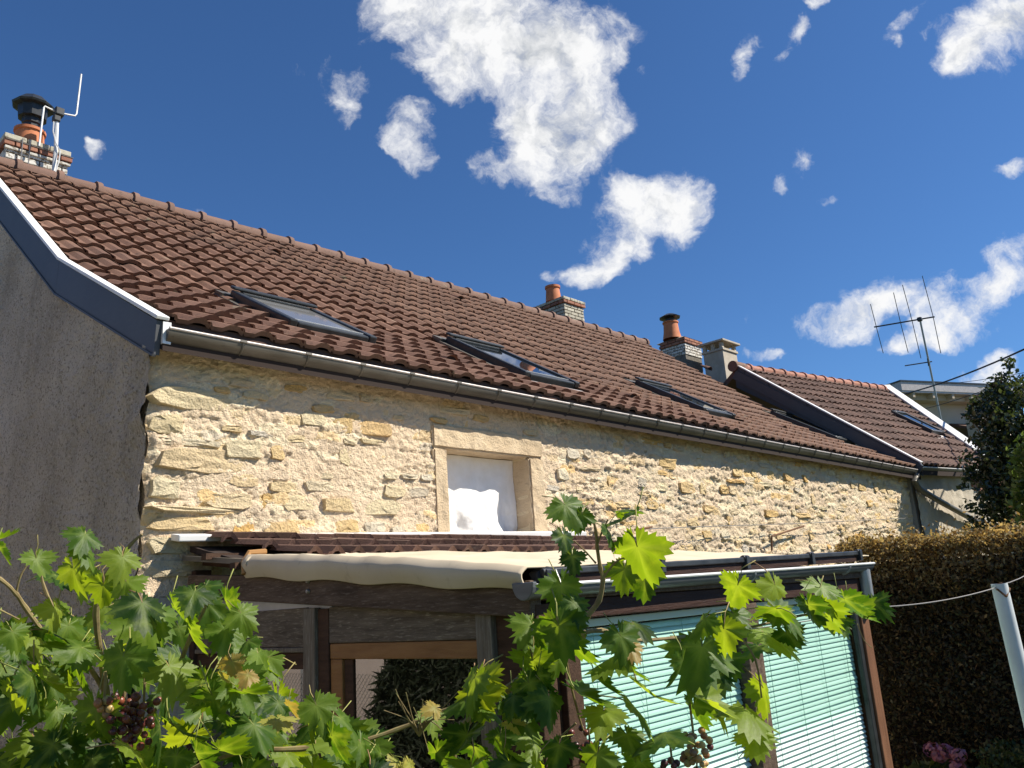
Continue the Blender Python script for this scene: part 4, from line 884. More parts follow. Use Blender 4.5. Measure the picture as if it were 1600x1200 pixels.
# bay nearer the house wall
zl_t = onX(430, 953, XS).z; zl_b = onX(430, 1012, XS).z; zl_r = onX(430, 1046, XS).z
part('plank', 'wood_grey', (XS+.006, y_p1b+.001, zl_b), (XS+.036, YW-.06, zl_t)); part('ledge', 'wood_grey_post', (XS-.004, y_p1b+.001, zl_b-.022), (XS+.04, YW-.06, zl_b-.001)); part('window_rail', 'wood_dark', (XS+.012, y_p1b+.001, zl_r), (XS+.05, YW-.06, zl_b-.024))
part('pane', 'coated_glass', (XS+.030, y_p1b+.001, Z0+.6), (XS+.036, YW-.06, zl_r-.001), 0); part('plank', 'wood_grey', (XS+.008, y_p1b+.001, Z0), (XS+.05, YW-.06, Z0+.598)); part('wall_post', 'wood_dark', (XS-.01, YW-.058, Z0), (XS+.08, YW-.012, Zd(.06)))
# sloping side beam and the grey infill under it
sb0 = onX(815, 925, XS); sb1 = onX(300, 893, XS)
k = MB(); s0 = Vector((XS-.005, YF-.02, Zd(.000))); s1 = Vector((XS-.005, YW-.02, Zd(.042))); k.beam(s0, s1, .055, .115); k.build('side_beam', 'wood_rafter', ver, bevel=.005)
k = MB(); k.add([(XS+.02, y_in, zb_top-.01), (XS+.02, YW-.06, zl_t-.01), (XS+.02, YW-.06, Zd(.045)), (XS+.02, y_in, zb_top+.05)], [(0, 1, 2, 3)]); k.extr([(XS+.021, y_in, zb_top-.01), (XS+.021, YW-.06, zl_t-.01), (XS+.021, YW-.06, Zd(.045)), (XS+.021, y_in, zb_top+.05)], (.01, 0, 0)); k.build('infill_sheet', 'grey_metal', ver)
for py in (908, 924):
    k = MB(); p = onX(482, py, XS-.035); k.lathe((0, 0, 0), [(.001, .012), (.008, .010), (.011, 0)], 8); k.v = [tuple(p+Vector((-z, y, x))) for x, y, z in k.v]; k.build('bolt', 'wire_steel', ver)
# corner
part('corner_board', 'wood_dark', (XS+.006, YF+.07, Z0), (XS+.04, y_p2a-.001, Zd(-.004))); part('corner_post', 'wood_dark', (XS-.01, YF-.02, Z0), (XS+.07, YF+.068, Zd(-.004)))
# front
zrail = onY(1080, 951, YF).z
part('front_beam', 'wood_fascia', (XS+.072, YF-.015, zrail+.004), (XE+.02, YF+.05, Zd(-.002))); part('front_board', 'wood_rafter', (XS+.02, YF-.03, Zd(-.0015)), (XE+.03, YF+.05, Zd(.006)))
ma, mb_ = onY(1166, 1017, YF).x, onY(1189, 1017, YF).x; ra, rb = onY(1347, 1000, YF).x, onY(1358, 1000, YF).x
la, lb_ = onY(882, 1100, YF).x, onY(908, 1100, YF).x
part('front_panel', 'wood_dark', (XS+.072, YF+.01, Z0), (la-.001, YF+.05, zrail)); part('front_post', 'wood_dark', (la, YF-.015, Z0), (lb_, YF+.07, zrail+.002)); part('front_post', 'wood_rafter', (ma, YF-.01, Z0), (mb_, YF+.05, zrail+.002)); part('front_post', 'wood_red', (ra+.008, YF-.012, Z0), (rb+.015, YF+.06, zrail+.09)); part('frame_edge', 'dark_metal', (ra-.035, YF+.0, Z0), (ra+.006, YF+.03, zrail-.01))
zcut = onY(1280, 1126, YF+.02).z
for (xa, xb) in ((lb_+.001, ma-.001), (mb_+.001, ra-.036)): part('pane', 'green_glass', (xa, YF+.012, zcut), (xb, YF+.018, zrail-.034), 0)
# dark room behind: floor, far side wall, back lining, ceiling
part('floor', 'interior', (XS+.06, YF+.09, .002), (XE, YW-.06, .05), 0); part('right_wall', 'wood_dark', (XE-.03, YF+.062, .0), (XE+.012, YW-.03, Zd(.0)), 0)
k = MB(); k.hexa([(XS+.05, YF+.0, Zd(.004)), (XE+.06, YF+.0, Zd(.004)), (XE+.06, YW-.01, Zd(.066)), (XS+.05, YW-.01, Zd(.066)), (XS+.05, YF, Zd(.010)), (XE+.06, YF, Zd(.010)), (XE+.06, YW-.01, Zd(.074)), (XS+.05, YW-.01, Zd(.074))]); k.build('ceiling', 'wood_dark', ver)
# tiled strip under the wall flashing
XT0, XT1 = onY(335, 845, .97*D).x, 1.20*D
def lt(Y): return Zd(.094-.21*(1-Y/D))
TM3, TV3, TF3 = tile_mesh('roof_tile', 'tile_old', .25, .36, .040, .042)
sl3 = math.atan(.21)
for r_i in range(3):
    yy = D-.24-r_i*.285; xs_ = XT0-.02+r_i*.07
    while xs_ < XT1: inst('roof_tile', TM3, Matrix.Translation((xs_+.125, yy, lt(yy)+random.uniform(-.004, .006))) @ Matrix.Rotation(sl3+random.uniform(-.015, .015), 4, 'X') @ Matrix.Rotation(random.uniform(-.025, .025), 4, 'Z'), ver); xs_ += .248
k = MB(); k.hexa([(XS-.02, D-.9, lt(D-.9)-.05), (XT1, D-.9, lt(D-.9)-.05), (XT1, D-.01, lt(D)-.05), (XS-.02, D-.01, lt(D)-.05), (XS-.02, D-.9, lt(D-.9)-.02), (XT1, D-.9, lt(D-.9)-.02), (XT1, D-.01, lt(D)-.02), (XS-.02, D-.01, lt(D)-.02)]); k.build('batten_board', 'deck_dark', ver)
f0, f1 = onY(275, 838, D-.06), onY(905, 832, D-.06)
k = MB(); k.beam((f0.x, D-.045, f0.z-.006), (f1.x+.05, D-.045, f1.z-.006), .10, .035, up=(0, -.15, 1)); k.build('wall_flashing', 'white_paint', ver, bevel=.006)
k = MB(); k.beam((XS-.03, D-.95, Zd(.052)), (XS-.03, D-.02, Zd(.075)), .07, .025); k.build('side_flashing', 'zinc', ver)
k = MB(); k.beam((f0.x+.02, D-.62, lt(D-.62)-.035), (XT0+.25, D-.62, lt(D-.62)-.035), .05, .03); k.build('batten', 'wood_dark', ver); k = MB(); k.beam((f0.x+.02, D-.33, lt(D-.33)-.03), (XT0+.25, D-.33, lt(D-.33)-.03), .05, .03); k.build('batten', 'wood_dark', ver)
# gutter with end caps, clips and down pipe
vg0, vg1 = onY(838, 915, YF-.075), onY(1366, 880, YF-.075)
vgut = half_gutter('gutter', vg0, vg1, .040, 'gutter_plastic', ver, .006, 'zinc_bright')
k = MB(); n = 10; pts = [vg0+Vector((-.004, .040, .012))+Vector((0, -1, 0))*(math.cos(math.pi*j/n)*.047)-UP*(math.sin(math.pi*j/n)*.056) for j in range(n+1)]; k.extr(pts, (-.018, 0, 0)); k.build('end_cap', 'gutter_plastic', vgut, bevel=.003)
for px in (1180, 1330):
    t = (onY(px, 900, YF-.075).x-vg0.x)/(vg1.x-vg0.x); P = vg0.lerp(vg1, t); pts = [P+Vector((0, .040, 0))+Vector((0, -1, 0))*(math.cos(math.pi*j/n)*.0425)-UP*(math.sin(math.pi*j/n)*.0425) for j in range(n+1)]; k = MB(); k.tube(pts, .007, 5); k.build('clip', 'grey_metal', vgut)
dpx = onY(1352, 900, YF-.04); k = MB(); k.tube([(dpx.x, YF-.035, vg1.z-.03), (dpx.x, YF-.035, vg1.z-.22), (dpx.x+.02, YF+.1, vg1.z-.34), (dpx.x+.02, YF+.1, .05)], .033, 10); k.build('down_pipe', 'grey_metal', vgut, smooth=True)
# black edge bar over the gutter with clips and bracket
eb0, eb1 = onY(862, 893, YF-.03), onY(1343, 864, YF-.03)
k = MB(); k.beam(eb0, eb1, .035, .022); bar = k.build('edge_bar', 'black_plastic', ver, bevel=.004)
k = MB(); k.beam(eb0-UP*.026, eb1-UP*.026, .012, .034); k.build('lower_rail', 'wood_fascia', bar)
for px, py in ((852, 897), (1030, 878), (1163, 873), (1265, 867), (1340, 862)):
    P = onY(px, py+4, YF-.035); k = MB(); k.box(P+Vector((-.014, -.022, -.034)), P+Vector((.014, .012, .022))); k.tube([P+Vector((-.022, -.006, .014)), P+Vector((.022, -.006, .014))], .012, 8); k.build('clip', 'black_plastic', bar, bevel=.003)
k = MB(); P = eb0; k.extr([P+Vector((-.06, .02, .0)), P+Vector((-.075, -.02, -.045)), P+Vector((-.05, -.05, -.062)), P+Vector((.0, -.05, -.05)), P+Vector((.005, -.02, .012)), P+Vector((-.03, .0, .02))], (.0, .035, .0)); k.build('corner_bracket', 'black_plastic', bar, bevel=.006)

# ---- canvas cover lying on the veranda roof
def canvas_fn(U, V):
    # U along x with the first 16% hanging over the left side, V from the front bar to the tiles
    XA, XB = XS-.045, XE+.10; YA, YB = YF-.03, .850*D
    fold = .16; hang = np.clip(1-U/fold, 0, 1); top = np.clip((U-fold)/(1-fold), 0, 1)
    X = XA+top*(XB-XA); Y = YA+V*(YB-YA)+(fbm(U*9, V*2+4, 2)-.5)*.06*(V > .97)
    Z = Zd(.0225)+V*(Zd(.066)-Zd(.0225))
    Z = Z+.012*np.sin(top*16+3*V)*np.sin(V*3.1)+(fbm(top*9, V*7, 3)-.5)*.024*np.clip(top*8, .2, 1)+(1-np.abs(2*fbm(top*5+V*4, V*9-top*3, 2)-1))*.012+.003*(np.abs(np.sin(top*9.4))>.985)
    Zlow = Zd(.006)+V*(Zd(.043)-Zd(.006))
    lim = (Z-Zlow)
    a = hang**1.15
    bulge = np.sin(np.clip(hang, 0, 1)*math.pi)*.022+(fbm(V*8, U*5, 2)-.5)*.02*hang
    Z = Z-a*lim+.006*np.sin(V*23)*hang; X = X-np.clip(hang*3, 0, 1)*.012-bulge
    return np.stack([X, Y, Z], -1)
cv = grid_skin('canvas_cover', 'canvas', 220, 110, canvas_fn, None); tag(cv, 'beige canvas cover stretched over the veranda roof and hanging over its side', 'canvas')
cv.modifiers.new('s', 'SOLIDIFY').thickness = .006
hm = MB(); Yh = .842*D; hm.tube([(XS-.07, Yh, Zd(.046)), (XS-.065, Yh+.02, Zd(.058)), (XS-.03, Yh+.03, Zd(.069)), (XS+.05, Yh+.02, Zd(.070))], .014, 6); attach(hm.build('hem', 'canvas_hem'), cv)

# ---- venetian blinds
SLAT = MB(); n = 4
def slat_mesh(w):
    b = MB(); pr = [(-.0135, .0), (-.007, .0026), (0, .0036), (.007, .0026), (.0135, 0)]
    for x in (0, w):
        for y, z in pr: b.v.append((x, y, z))
    for i in range(4): b.f.append((i, i+1, 6+i, 5+i)); b.m.append(0)
    return b.mesh('slat', ['blind_slat'])
def blind(xa, xb, label, nslat):
    yb_ = YF+.050; ztop_ = zrail-.002
    bl = empty('venetian_blind', (xa, yb_, zrail-2.0), label, 'blind', 'venetian blinds of the veranda')
    k = MB(); k.box((xa, yb_-.03, ztop_-.026), (xb, yb_-.004, ztop_)); k.build('head_rail', 'blind_rail', bl, bevel=.002)
    me = slat_mesh(xb-xa-.004); p = .0218
    for i in range(nslat):
        z = ztop_-.045-i*p; til = RAD(60) if z > zcut+.01 else RAD(40)
        inst('slat', me, Matrix.Translation((xa+.002+random.uniform(-.003, .003), yb_+.0, z+random.uniform(-.001, .001))) @ Matrix.Rotation(til+random.uniform(-.05, .05), 4, 'X') @ Matrix.Rotation(random.uniform(-.0025, .0025), 4, 'Y'), bl)
    for t in (.12, .37, .63, .9):
        k = MB(); x = lerp(xa, xb, t); k.tube([(x, yb_-.015, ztop_-.03), (x+.002, yb_-.015, ztop_-.045-nslat*p)], .0013, 4); k.build('cord', 'cord', bl)
blind(lb_+.004, ma-.004, 'pale green venetian blind in the veranda bay beside the corner panel', 78)
blind(mb_+.004, ra-.038, 'pale green venetian blind in the veranda bay beside the down pipe', 78)

# ---- small ironwork on the stone wall
def rod(pts, r, label): b = MB(); b.tube([onY(px, py, YW-.06) for px, py in pts], r, 6); return tag(b.build('wall_rod', 'rust'), label, 'iron rod', 'iron rods in the stone wall')
rod(((1206, 860), (1206, 838), (1256, 822)), .010, 'bent rusty iron rod sticking out of the stone wall above the canvas')
rod(((992, 828), (1018, 824)), .010, 'short rusty iron rod lying against the stone wall behind the vine shoot')
cable('wall_wire', [onY(px, py, YW-.07) for px, py in ((1015, 826), (1120, 822), (1250, 818), (1430, 809))], .004, 'thin wire stretched along the stone wall toward the drain pipe', 'wire_steel', 'wire')

# ================================================================== LEAFY THINGS
def leaf_quads(centres, size, normals=None, spread=1., seed=1, aspect=1.7):
    """small pointed leaves (two triangles folded along the midrib) at the given centres"""
    r = np.random.default_rng(seed); n = len(centres); c = np.asarray(centres)
    nr = r.normal(size=(n, 3)) if normals is None else np.asarray(normals)+r.normal(size=(n, 3))*spread
    nr /= np.linalg.norm(nr, axis=1, keepdims=True)+1e-9; t = r.normal(size=(n, 3)); t -= nr*(t*nr).sum(1, keepdims=True); t /= np.linalg.norm(t, axis=1, keepdims=True)+1e-9
    b = np.cross(nr, t); s = (size*r.uniform(.65, 1.35, n))[:, None]
    V = np.stack([c-t*s*aspect/2, c+b*s*.45+nr*s*.14, c+t*s*aspect/2, c-b*s*.45+nr*s*.14], 1).reshape(-1, 3)
    i = np.arange(n)*4; F_ = np.stack([np.stack([i, i+1, i+2], 1), np.stack([i, i+2, i+3], 1)], 1).reshape(-1, 3)
    return V, F_

# ---- brown hedge across the garden
HX0, HX1, HY0, HY1, HZ = 1.70*D, 1.70*D+.75, -.9*D, .75*D, Zd(.058)
hedge = empty('hedge', (HX0, HY0, 0), 'tall clipped hedge dried brown, with sunlit gold coloured into its top', 'hedge')
r = np.random.default_rng(5); n = 120000
y = r.uniform(HY0, HY1, n); vis = r.random(n)
z = HZ*np.power(r.random(n), .62); x = HX0+np.abs(r.normal(0, .10, n))*(1+.0*z)
lump = (fbm(y*2.2, z*2.2, 3)-.5)*.28
x = x+lump+np.clip((z-HZ+.25)/.25, 0, 1)**2*.14
nt_ = 42000; yt = r.uniform(HY0, HY1, nt_); xt = r.uniform(HX0+.02, HX1, nt_); zt = HZ+(fbm(yt*3, xt*3, 3)-.5)*.16-np.abs(r.normal(0, .05, nt_))+.02-((xt-(HX0+HX1)/2)/.38)**4*.10
ntip = 15000; yp = r.uniform(HY0, HY1, ntip); xp = r.uniform(HX0+.05, HX1-.1, ntip); zp = HZ+(fbm(yp*3, xp*3, 3)-.5)*.16+r.exponential(.030, ntip)
C = np.concatenate([np.stack([x, y, z], 1), np.stack([xt, yt, zt], 1), np.stack([xp, yp, zp], 1)])
lit_top = np.clip((C[:, 2]-HZ+.42+(fbm(C[:, 1]*4, C[:, 2]*4, 3)-.5)*.5)/.22, 0, 1)  # sunlit top band put into the leaf colour, darker leaves below
V, Fq = leaf_quads(C, .0195, None, 1, 3, 1.9); mi = np.repeat((r.random(len(C)) > lit_top*.93+.05).astype(int), 2)
npmesh('leaves', V, Fq, ['hedge_leaf_lit', 'hedge_dark'], hedge, kind='stuff', mi=mi)
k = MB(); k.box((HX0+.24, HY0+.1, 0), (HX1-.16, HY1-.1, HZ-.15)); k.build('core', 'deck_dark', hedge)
for i in range(26):
    yy = random.uniform(HY0+.2, HY1-.1); zz = random.uniform(.3, 1.5); k = MB(); p = Vector((HX0+.15, yy, zz)); k.tube([p, p+Vector((-.1, random.uniform(-.1, .1), .25)), p+Vector((-.13, random.uniform(-.25, .25), random.uniform(.4, .7)))], [.009, .006, .003], 5); k.build('twig', 'bark', hedge)

# ---- hydrangea and low box hedge in front of it
hp = onX(1468, 1190, HX0-.45); hyd = empty('hydrangea_bush', (hp.x, hp.y, 0), 'hydrangea bush with dusty pink flower heads under the hedge', 'shrub')
nn = 1400; th_ = r.uniform(0, 2*np.pi, nn); ph = np.arccos(r.uniform(-.3, 1, nn)); rr = .36*np.cbrt(r.random(nn)); cc = np.stack([hp.x+rr*np.sin(ph)*np.cos(th_), hp.y+rr*1.1*np.sin(ph)*np.sin(th_), hp.z-.32+rr*np.cos(ph)*.9], 1)
V, Fq = leaf_quads(cc, .07, None, 1, 8, 1.5); npmesh('leaves', V, Fq, 'shrub_leaf', hyd, kind='stuff')
k = MB(); 
k.tube([(hp.x, hp.y, 0), (hp.x+.03, hp.y, hp.z-.5), (hp.x, hp.y+.03, hp.z-.15)], [.03, .02, .01], 6); k.build('stem', 'bark', hyd)
for (px, py, s_) in ((1458, 1172, .062), (1478, 1174, .056), (1467, 1181, .05), (1497, 1180, .056), (1495, 1198, .055)):
    p = onX(px, py, HX0-.55); u_ = r.normal(size=(70, 3)); u_ /= np.linalg.norm(u_, axis=1, keepdims=True); V, Fq = leaf_quads(np.array(p)+u_*s_*np.array([1, 1, .8]), .03, u_, .25, 12, 1.1); npmesh('flower_head', V, Fq, 'petal', hyd)
bp = onX(1572, 1178, HX0-.5); bx = empty('box_hedge', (bp.x, bp.y, 0), 'low clipped green bush below the grey pole', 'shrub')
nn = 5000; bx_c = np.stack([bp.x+r.uniform(-.18, .4, nn), bp.y+r.uniform(-.5, .17, nn), r.uniform(0, 1, nn)**.5*(bp.z+.04)], 1); V, Fq = leaf_quads(bx_c, .026, None, 1, 9, 1.5); npmesh('leaves', V, Fq, 'shrub_leaf', bx, kind='stuff')
k = MB(); k.tube([(bp.x+.1, bp.y-.15, 0), (bp.x+.1, bp.y-.15, bp.z-.1)], .03, 6); k.build('stem', 'bark', bx)

# ---- trees by the adjoining house
def tree(name, base, blobs, nleaf, leafsize, mat, label, trunk_r, seed, limbs=9):
    e = empty(name, base, label, 'tree', 'trees beside the adjoining house'); rr = np.random.default_rng(seed); rd = random.Random(seed)
    top = Vector(blobs[0][0]); b = MB(); pts = [Vector(base), Vector(base).lerp(Vector((top.x, top.y, top.z)), .35)+Vector((.05, .04, 0)), Vector(base).lerp(top, .7)+Vector((-.04, .03, 0)), top]
    b.tube(pts, [trunk_r, trunk_r*.8, trunk_r*.5, trunk_r*.2], 8)
    for i in range(limbs):
        c, rad = blobs[i % len(blobs)][:2]; st = pts[1].lerp(pts[3], rd.uniform(.15, .9)); en = Vector(c)+Vector([rd.uniform(-.7, .7)*q for q in rad]); b.tube([st, st.lerp(en, .5)+Vector((0, 0, .06)), en], [trunk_r*.35, trunk_r*.22, trunk_r*.06], 5)
    b.build('trunk', 'bark', e)
    cs = []
    wts = np.array([q[1][0]*q[1][1]*q[1][2] for q in blobs]); wts = wts/wts.sum()
    for (c, rad), w_ in zip(blobs, wts):
        n_ = int(nleaf*w_); nc = max(14, n_//22); d_ = rr.normal(size=(nc, 3)); d_ /= np.linalg.norm(d_, axis=1, keepdims=True); cl = np.array(c)+d_*np.array(rad)*(.30+.95*rr.random(nc)**.8)[:, None]
        pick = rr.integers(0, nc, n_); cs.append(cl[pick]+rr.normal(size=(n_, 3))*(.030+np.array(rad)*.06)+np.array([0, 0, -.02]))
    C = np.concatenate(cs); V, Fq = leaf_quads(C, leafsize, None, 1, seed+1, 1.6); npmesh('crown', V, Fq, mat, e, kind='stuff'); return e
tx_, = (3.2*D,)
def tp(px, py, X): return tuple(onX(px, py, X))
t0 = onX(1580, 830, 3.2*D)
tree('broadleaf_tree', (t0.x+.2, t0.y, 0), [(tp(1580, 690, tx_), (.55, .50, .62)), (tp(1560, 640, tx_), (.32, .34, .40)), (tp(1578, 605, tx_), (.25, .25, .32)), (tp(1530, 735, tx_), (.26, .26, .30)), (tp(1600, 760, tx_), (.55, .5, .55)), (tp(1528, 640, tx_), (.16, .18, .22)), (tp(1570, 812, tx_), (.5, .4, .40)), (tp(1660, 680, tx_), (.6, .6, .8))], 17000, .050, 'tree_leaf', 'dark glossy-leaved tree in front of the white verge', .09, 21)
t1 = onX(1640, 830, 2.5*D)
tree('broadleaf_tree', (t1.x, t1.y, 0), [(tp(1640, 745, 2.5*D), (.30, .30, .45)), (tp(1612, 790, 2.5*D), (.22, .22, .28)), (tp(1610, 720, 2.5*D), (.18, .18, .22)), (tp(1665, 690, 2.5*D), (.3, .3, .35))], 6000, .045, 'tree_leaf_bright', 'brighter green young tree overlapping the dark glossy one', .05, 23)

# ---- yard to the left of the gable, mirrored in the veranda glass
nw = MB(); nw.box((-.9*D-.3, .3*D, 0), (-.9*D, 4.6*D, 5.2)); nb = empty('neighbour_wall', (-.9*D, 2*D, 0), 'pinkish rendered wall reflected in the veranda side windows', 'wall'); nw.build('wall', 'pink_render', nb)
k = MB(); k.box((-.9*D-.34, .28*D, 5.202), (-.9*D+.05, 4.62*D, 5.28)); k.build('coping', 'concrete', nb)
FXx = -.74*D; fence = empty('chain_link_fence', (FXx, 2*D, 0), 'wire mesh fence reflected in the veranda side windows', 'fence')
FZ = Zd(-.20); Va, Fa = [], []
b = MB(); Y0f, Y1f = 1.2*D, 4.2*D; stp = .085
for sgn in (1, -1):
    yy = Y0f-FZ
    while yy < Y1f+FZ:
        p0 = Vector((FXx+.003*sgn, yy, .05)); p1 = Vector((FXx+.003*sgn, yy+sgn*(FZ-.05), FZ)); b.tube([p0, p1], .0045, 3, cap=False); yy += stp
tag(b.build('mesh', 'wire_steel', fence), kind='stuff')
for yy in np.arange(Y0f, Y1f, 2.2): k = MB(); k.tube([(FXx-.03, yy, 0), (FXx-.03, yy, FZ+.05)], .022, 7); k.build('post', 'grey_metal', fence)
cp_ = Vector((-.48*D, 1.60*D, 0)); con = empty('conifer', cp_, 'dark conifer reflected in the veranda side window', 'tree')
k = MB(); k.tube([cp_, cp_+UP*2.8], [.10, .03], 8); k.build('trunk', 'bark', con)
nn = 30000; hz_ = r.uniform(0, 1, nn)**.8; an = r.uniform(0, 2*np.pi, nn); ra_ = (1.02*(1-hz_*.55))*(.72+.28*np.sqrt(r.random(nn)))*(1+.10*np.sin(an*5+hz_*13))*(1+np.abs(r.normal(0, .07, nn))); C = np.stack([cp_.x+ra_*np.cos(an), cp_.y+ra_*np.sin(an), .1+hz_*3.0], 1); V, Fq = leaf_quads(C, .032, None, 1, 31, 5.0); npmesh('crown', V, Fq, 'conifer_leaf', con, kind='stuff')

# ---- grey post and its wire
pt = dist(1561, 912, 3.55); hf = Vector((fwd.x, fwd.y, 0)).normalized(); pb_ = onP(1603, 1090, pt, hf); dv = (pb_-pt); pbt = pt+dv*((0-pt.z)/dv.z)
post = empty('line_post', pbt, 'slim grey metal post with rusty open top holding the wire', 'post')
k = MB(); k.tube([pbt, pt], .027, 14, cap=False); k.tube([pbt, pt-UP*.01], .024, 14); k.build('tube', 'pole_paint', post, smooth=True)
k = MB(); k.tube([pt+Vector((-.02, -.02, -.045)), pt+Vector((.012, -.028, -.02)), pt+Vector((.03, 0, .0)), pt+Vector((.0, .03, -.01)), pt+Vector((-.028, 0, -.02)), pt+Vector((-.02, -.02, -.045))], .004, 5); k.build('wire_wrap', 'rust', post)
wa = dist(640, 1128, 2.05); wb = dist(985, 1003, 2.2); wc = dist(1385, 948, 3.0)
cable('trellis_wire', [tuple(q) for q in sag(wb, wc, .01, 8)[:-1]+sag(wc, pt+UP*-.01, .012, 10)], .0018, 'pale wire running from the vine to the grey metal post', 'wire_steel', 'wire')
cable('trellis_wire', [tuple(q) for q in sag(pt+UP*-.005, dist(1640, 868, 4.4), .02, 6)], .0018, 'wire leaving the grey post toward the hedge', 'wire_steel', 'wire')

# ================================================================== THE GRAPE VINES
def vine_leaf_mesh(seed, mats_):
    rd = random.Random(seed); half = []
    # outline in polar form about the petiole point: five pointed lobes with toothed edges
    lob = [(-2.55, .50), (-1.42, .86), (0, 1.08), (1.42, .86), (2.55, .50)]; N = 46; ring = []
    for i in range(N):
        a = -2.95+5.9*i/(N-1); rr_ = 0
        for la_, lr in lob: rr_ = max(rr_, lr*(1-min(1, abs(a-la_)/.95)**1.55*.55))
        rr_ *= (1.09 if i % 2 else .86)*rd.uniform(.93, 1.06); ring.append((a, rr_))
    S = .085; fold = rd.uniform(.1, .85); droop = rd.uniform(.1, .8); curl = rd.uniform(-.4, .5); tw = rd.uniform(-.3, .3)
    def P(a, q):
        x = math.sin(a)*q; y = math.cos(a)*q            # y to the tip
        z = -fold*abs(x)*.55 - droop*.38*max(0, y)**2 + curl*.25*q*q*math.sin(3*a+seed) + .05*math.sin(7*a+seed)*q + tw*x*y*.4
        return Vector((x*S, y*S, z*S))
    b = MB(); b.v.append((0, 0, 0)); vein = [1.]
    for f_ in (.5, 1.0):
        for a, q in ring: b.v.append(tuple(P(a, q*f_))); d_ = min(abs(a-l) for l, _ in lob); vein.append(max(0, 1-d_/.12)*(1 if f_ < 1 else .55))
    for i in range(N-1):
        b.f += [(0, 1+i+1, 1+i), (1+i, 1+i+1, 1+N+i+1, 1+N+i)]; b.m += [0, 0]
    n0 = len(b.v); b.tube([(0, 0, -.0005), (0, -.02, -.006), (rd.uniform(-.01, .01), -.045, -.022), (rd.uniform(-.02, .02), -.075, -.05)], .0017, 4, 1); vein += [0]*(len(b.v)-n0)
    me = bpy.data.meshes.new('leaf'); me.from_pydata(b.v, [], b.f)
    for q in mats_: me.materials.append(M_(q))
    me.polygons.foreach_set('material_index', b.m); me.polygons.foreach_set('use_smooth', [True]*len(b.f)); at_ = me.attributes.new('vein', 'FLOAT', 'POINT'); at_.data.foreach_set('value', vein)
    return me
LG = [vine_leaf_mesh(s_, ['vine_leaf', 'petiole']) for s_ in range(14)]; LY = [vine_leaf_mesh(s_, ['vine_leaf_yellow', 'petiole']) for s_ in range(20, 23)]
def place_leaf(parent, px, py, d, sizepx, yellow=False, tipang=None, face=None, seed=None):
    """leaf whose blade centre falls on the photo pixel at distance d; sizepx is its width in the photo"""
    rd = random
    p = CAM+ray(px, py)*d; tocam = (CAM-p).normalized(); w = sizepx/F*d; sc = w/(.085*1.75)
    away = rd.random() < .40
    nrm = (tocam*(rd.uniform(.35, 1.0) if face is None else face)+SUN*(rd.uniform(-1.3, -.3) if away else rd.uniform(.3, 1.0))+UP*rd.uniform(-.1, .5)+Vector((rd.uniform(-.8, .8), rd.uniform(-.8, .8), rd.uniform(-.5, .5)))).normalized()
    ta = rd.uniform(-.9, .9) if tipang is None else RAD(tipang)+rd.uniform(-.25, .25)
    tip = (-UP*math.cos(ta)+CR*math.sin(ta)); tip = (tip-nrm*tip.dot(nrm)).normalized(); sd = tip.cross(nrm)
    mt = Matrix((sd, tip, nrm)).transposed().to_4x4(); mt.translation = p-tip*(.035*sc); mt = mt @ Matrix.Scale(sc, 4)
    me = rd.choice(LY if yellow else LG); return inst('leaf', me, mt, parent)
def canes(parent, paths, name='cane'):
    for pts, r0, r1 in paths:
        P = [CAM+ray(px, py)*d for px, py, d in pts]
        # smooth the path
        Q = []
        for i in range(len(P)-1):
            p0, p1, p2, p3 = P[max(0, i-1)], P[i], P[i+1], P[min(len(P)-1, i+2)]
            for j in range(4): t = j/4; Q.append(.5*((2*p1)+(p2-p0)*t+(2*p0-5*p1+4*p2-p3)*t*t+(3*p1-p0-3*p2+p3)*t**3))
        Q.append(P[-1]); n_ = len(Q); b = MB(); b.tube(Q, [lerp(r0, r1, i/(n_-1))*(1.25 if i % 4 == 0 else 1) for i in range(n_)], 7); b.build(name, 'cane', parent, smooth=True)
def grapes(parent, px, py, d, n, mat, seed, hgt=.12, wid=.045):
    rd = random.Random(seed); c = CAM+ray(px, py)*d
    k = MB(); k.tube([c+UP*.05, c+UP*.0, c-UP*hgt*.8], [.003, .0025, .0015], 5); bu = k.build('grape_bunch', 'cane', parent)
    bm = bmesh.new(); bmesh.ops.create_icosphere(bm, subdivisions=2, radius=.0085); me = bpy.data.meshes.new('grape'); bm.to_mesh(me); bm.free(); me.materials.append(M_(mat)); me.polygons.foreach_set('use_smooth', [True]*len(me.polygons)); pts = []
    for _ in range(900):
        if len(pts) >= n: break
        t = rd.random(); rr_ = wid*(1-.65*t)*math.sqrt(rd.random()); a = rd.uniform(0, 6.28); q = c+Vector((math.cos(a)*rr_, math.sin(a)*rr_, -t*hgt))
        if all((q-o).length > .0135 for o in pts): pts.append(q); inst('grape', me, Matrix.Translation(q) @ Matrix.Scale(rd.uniform(.8, 1.12), 4), bu)

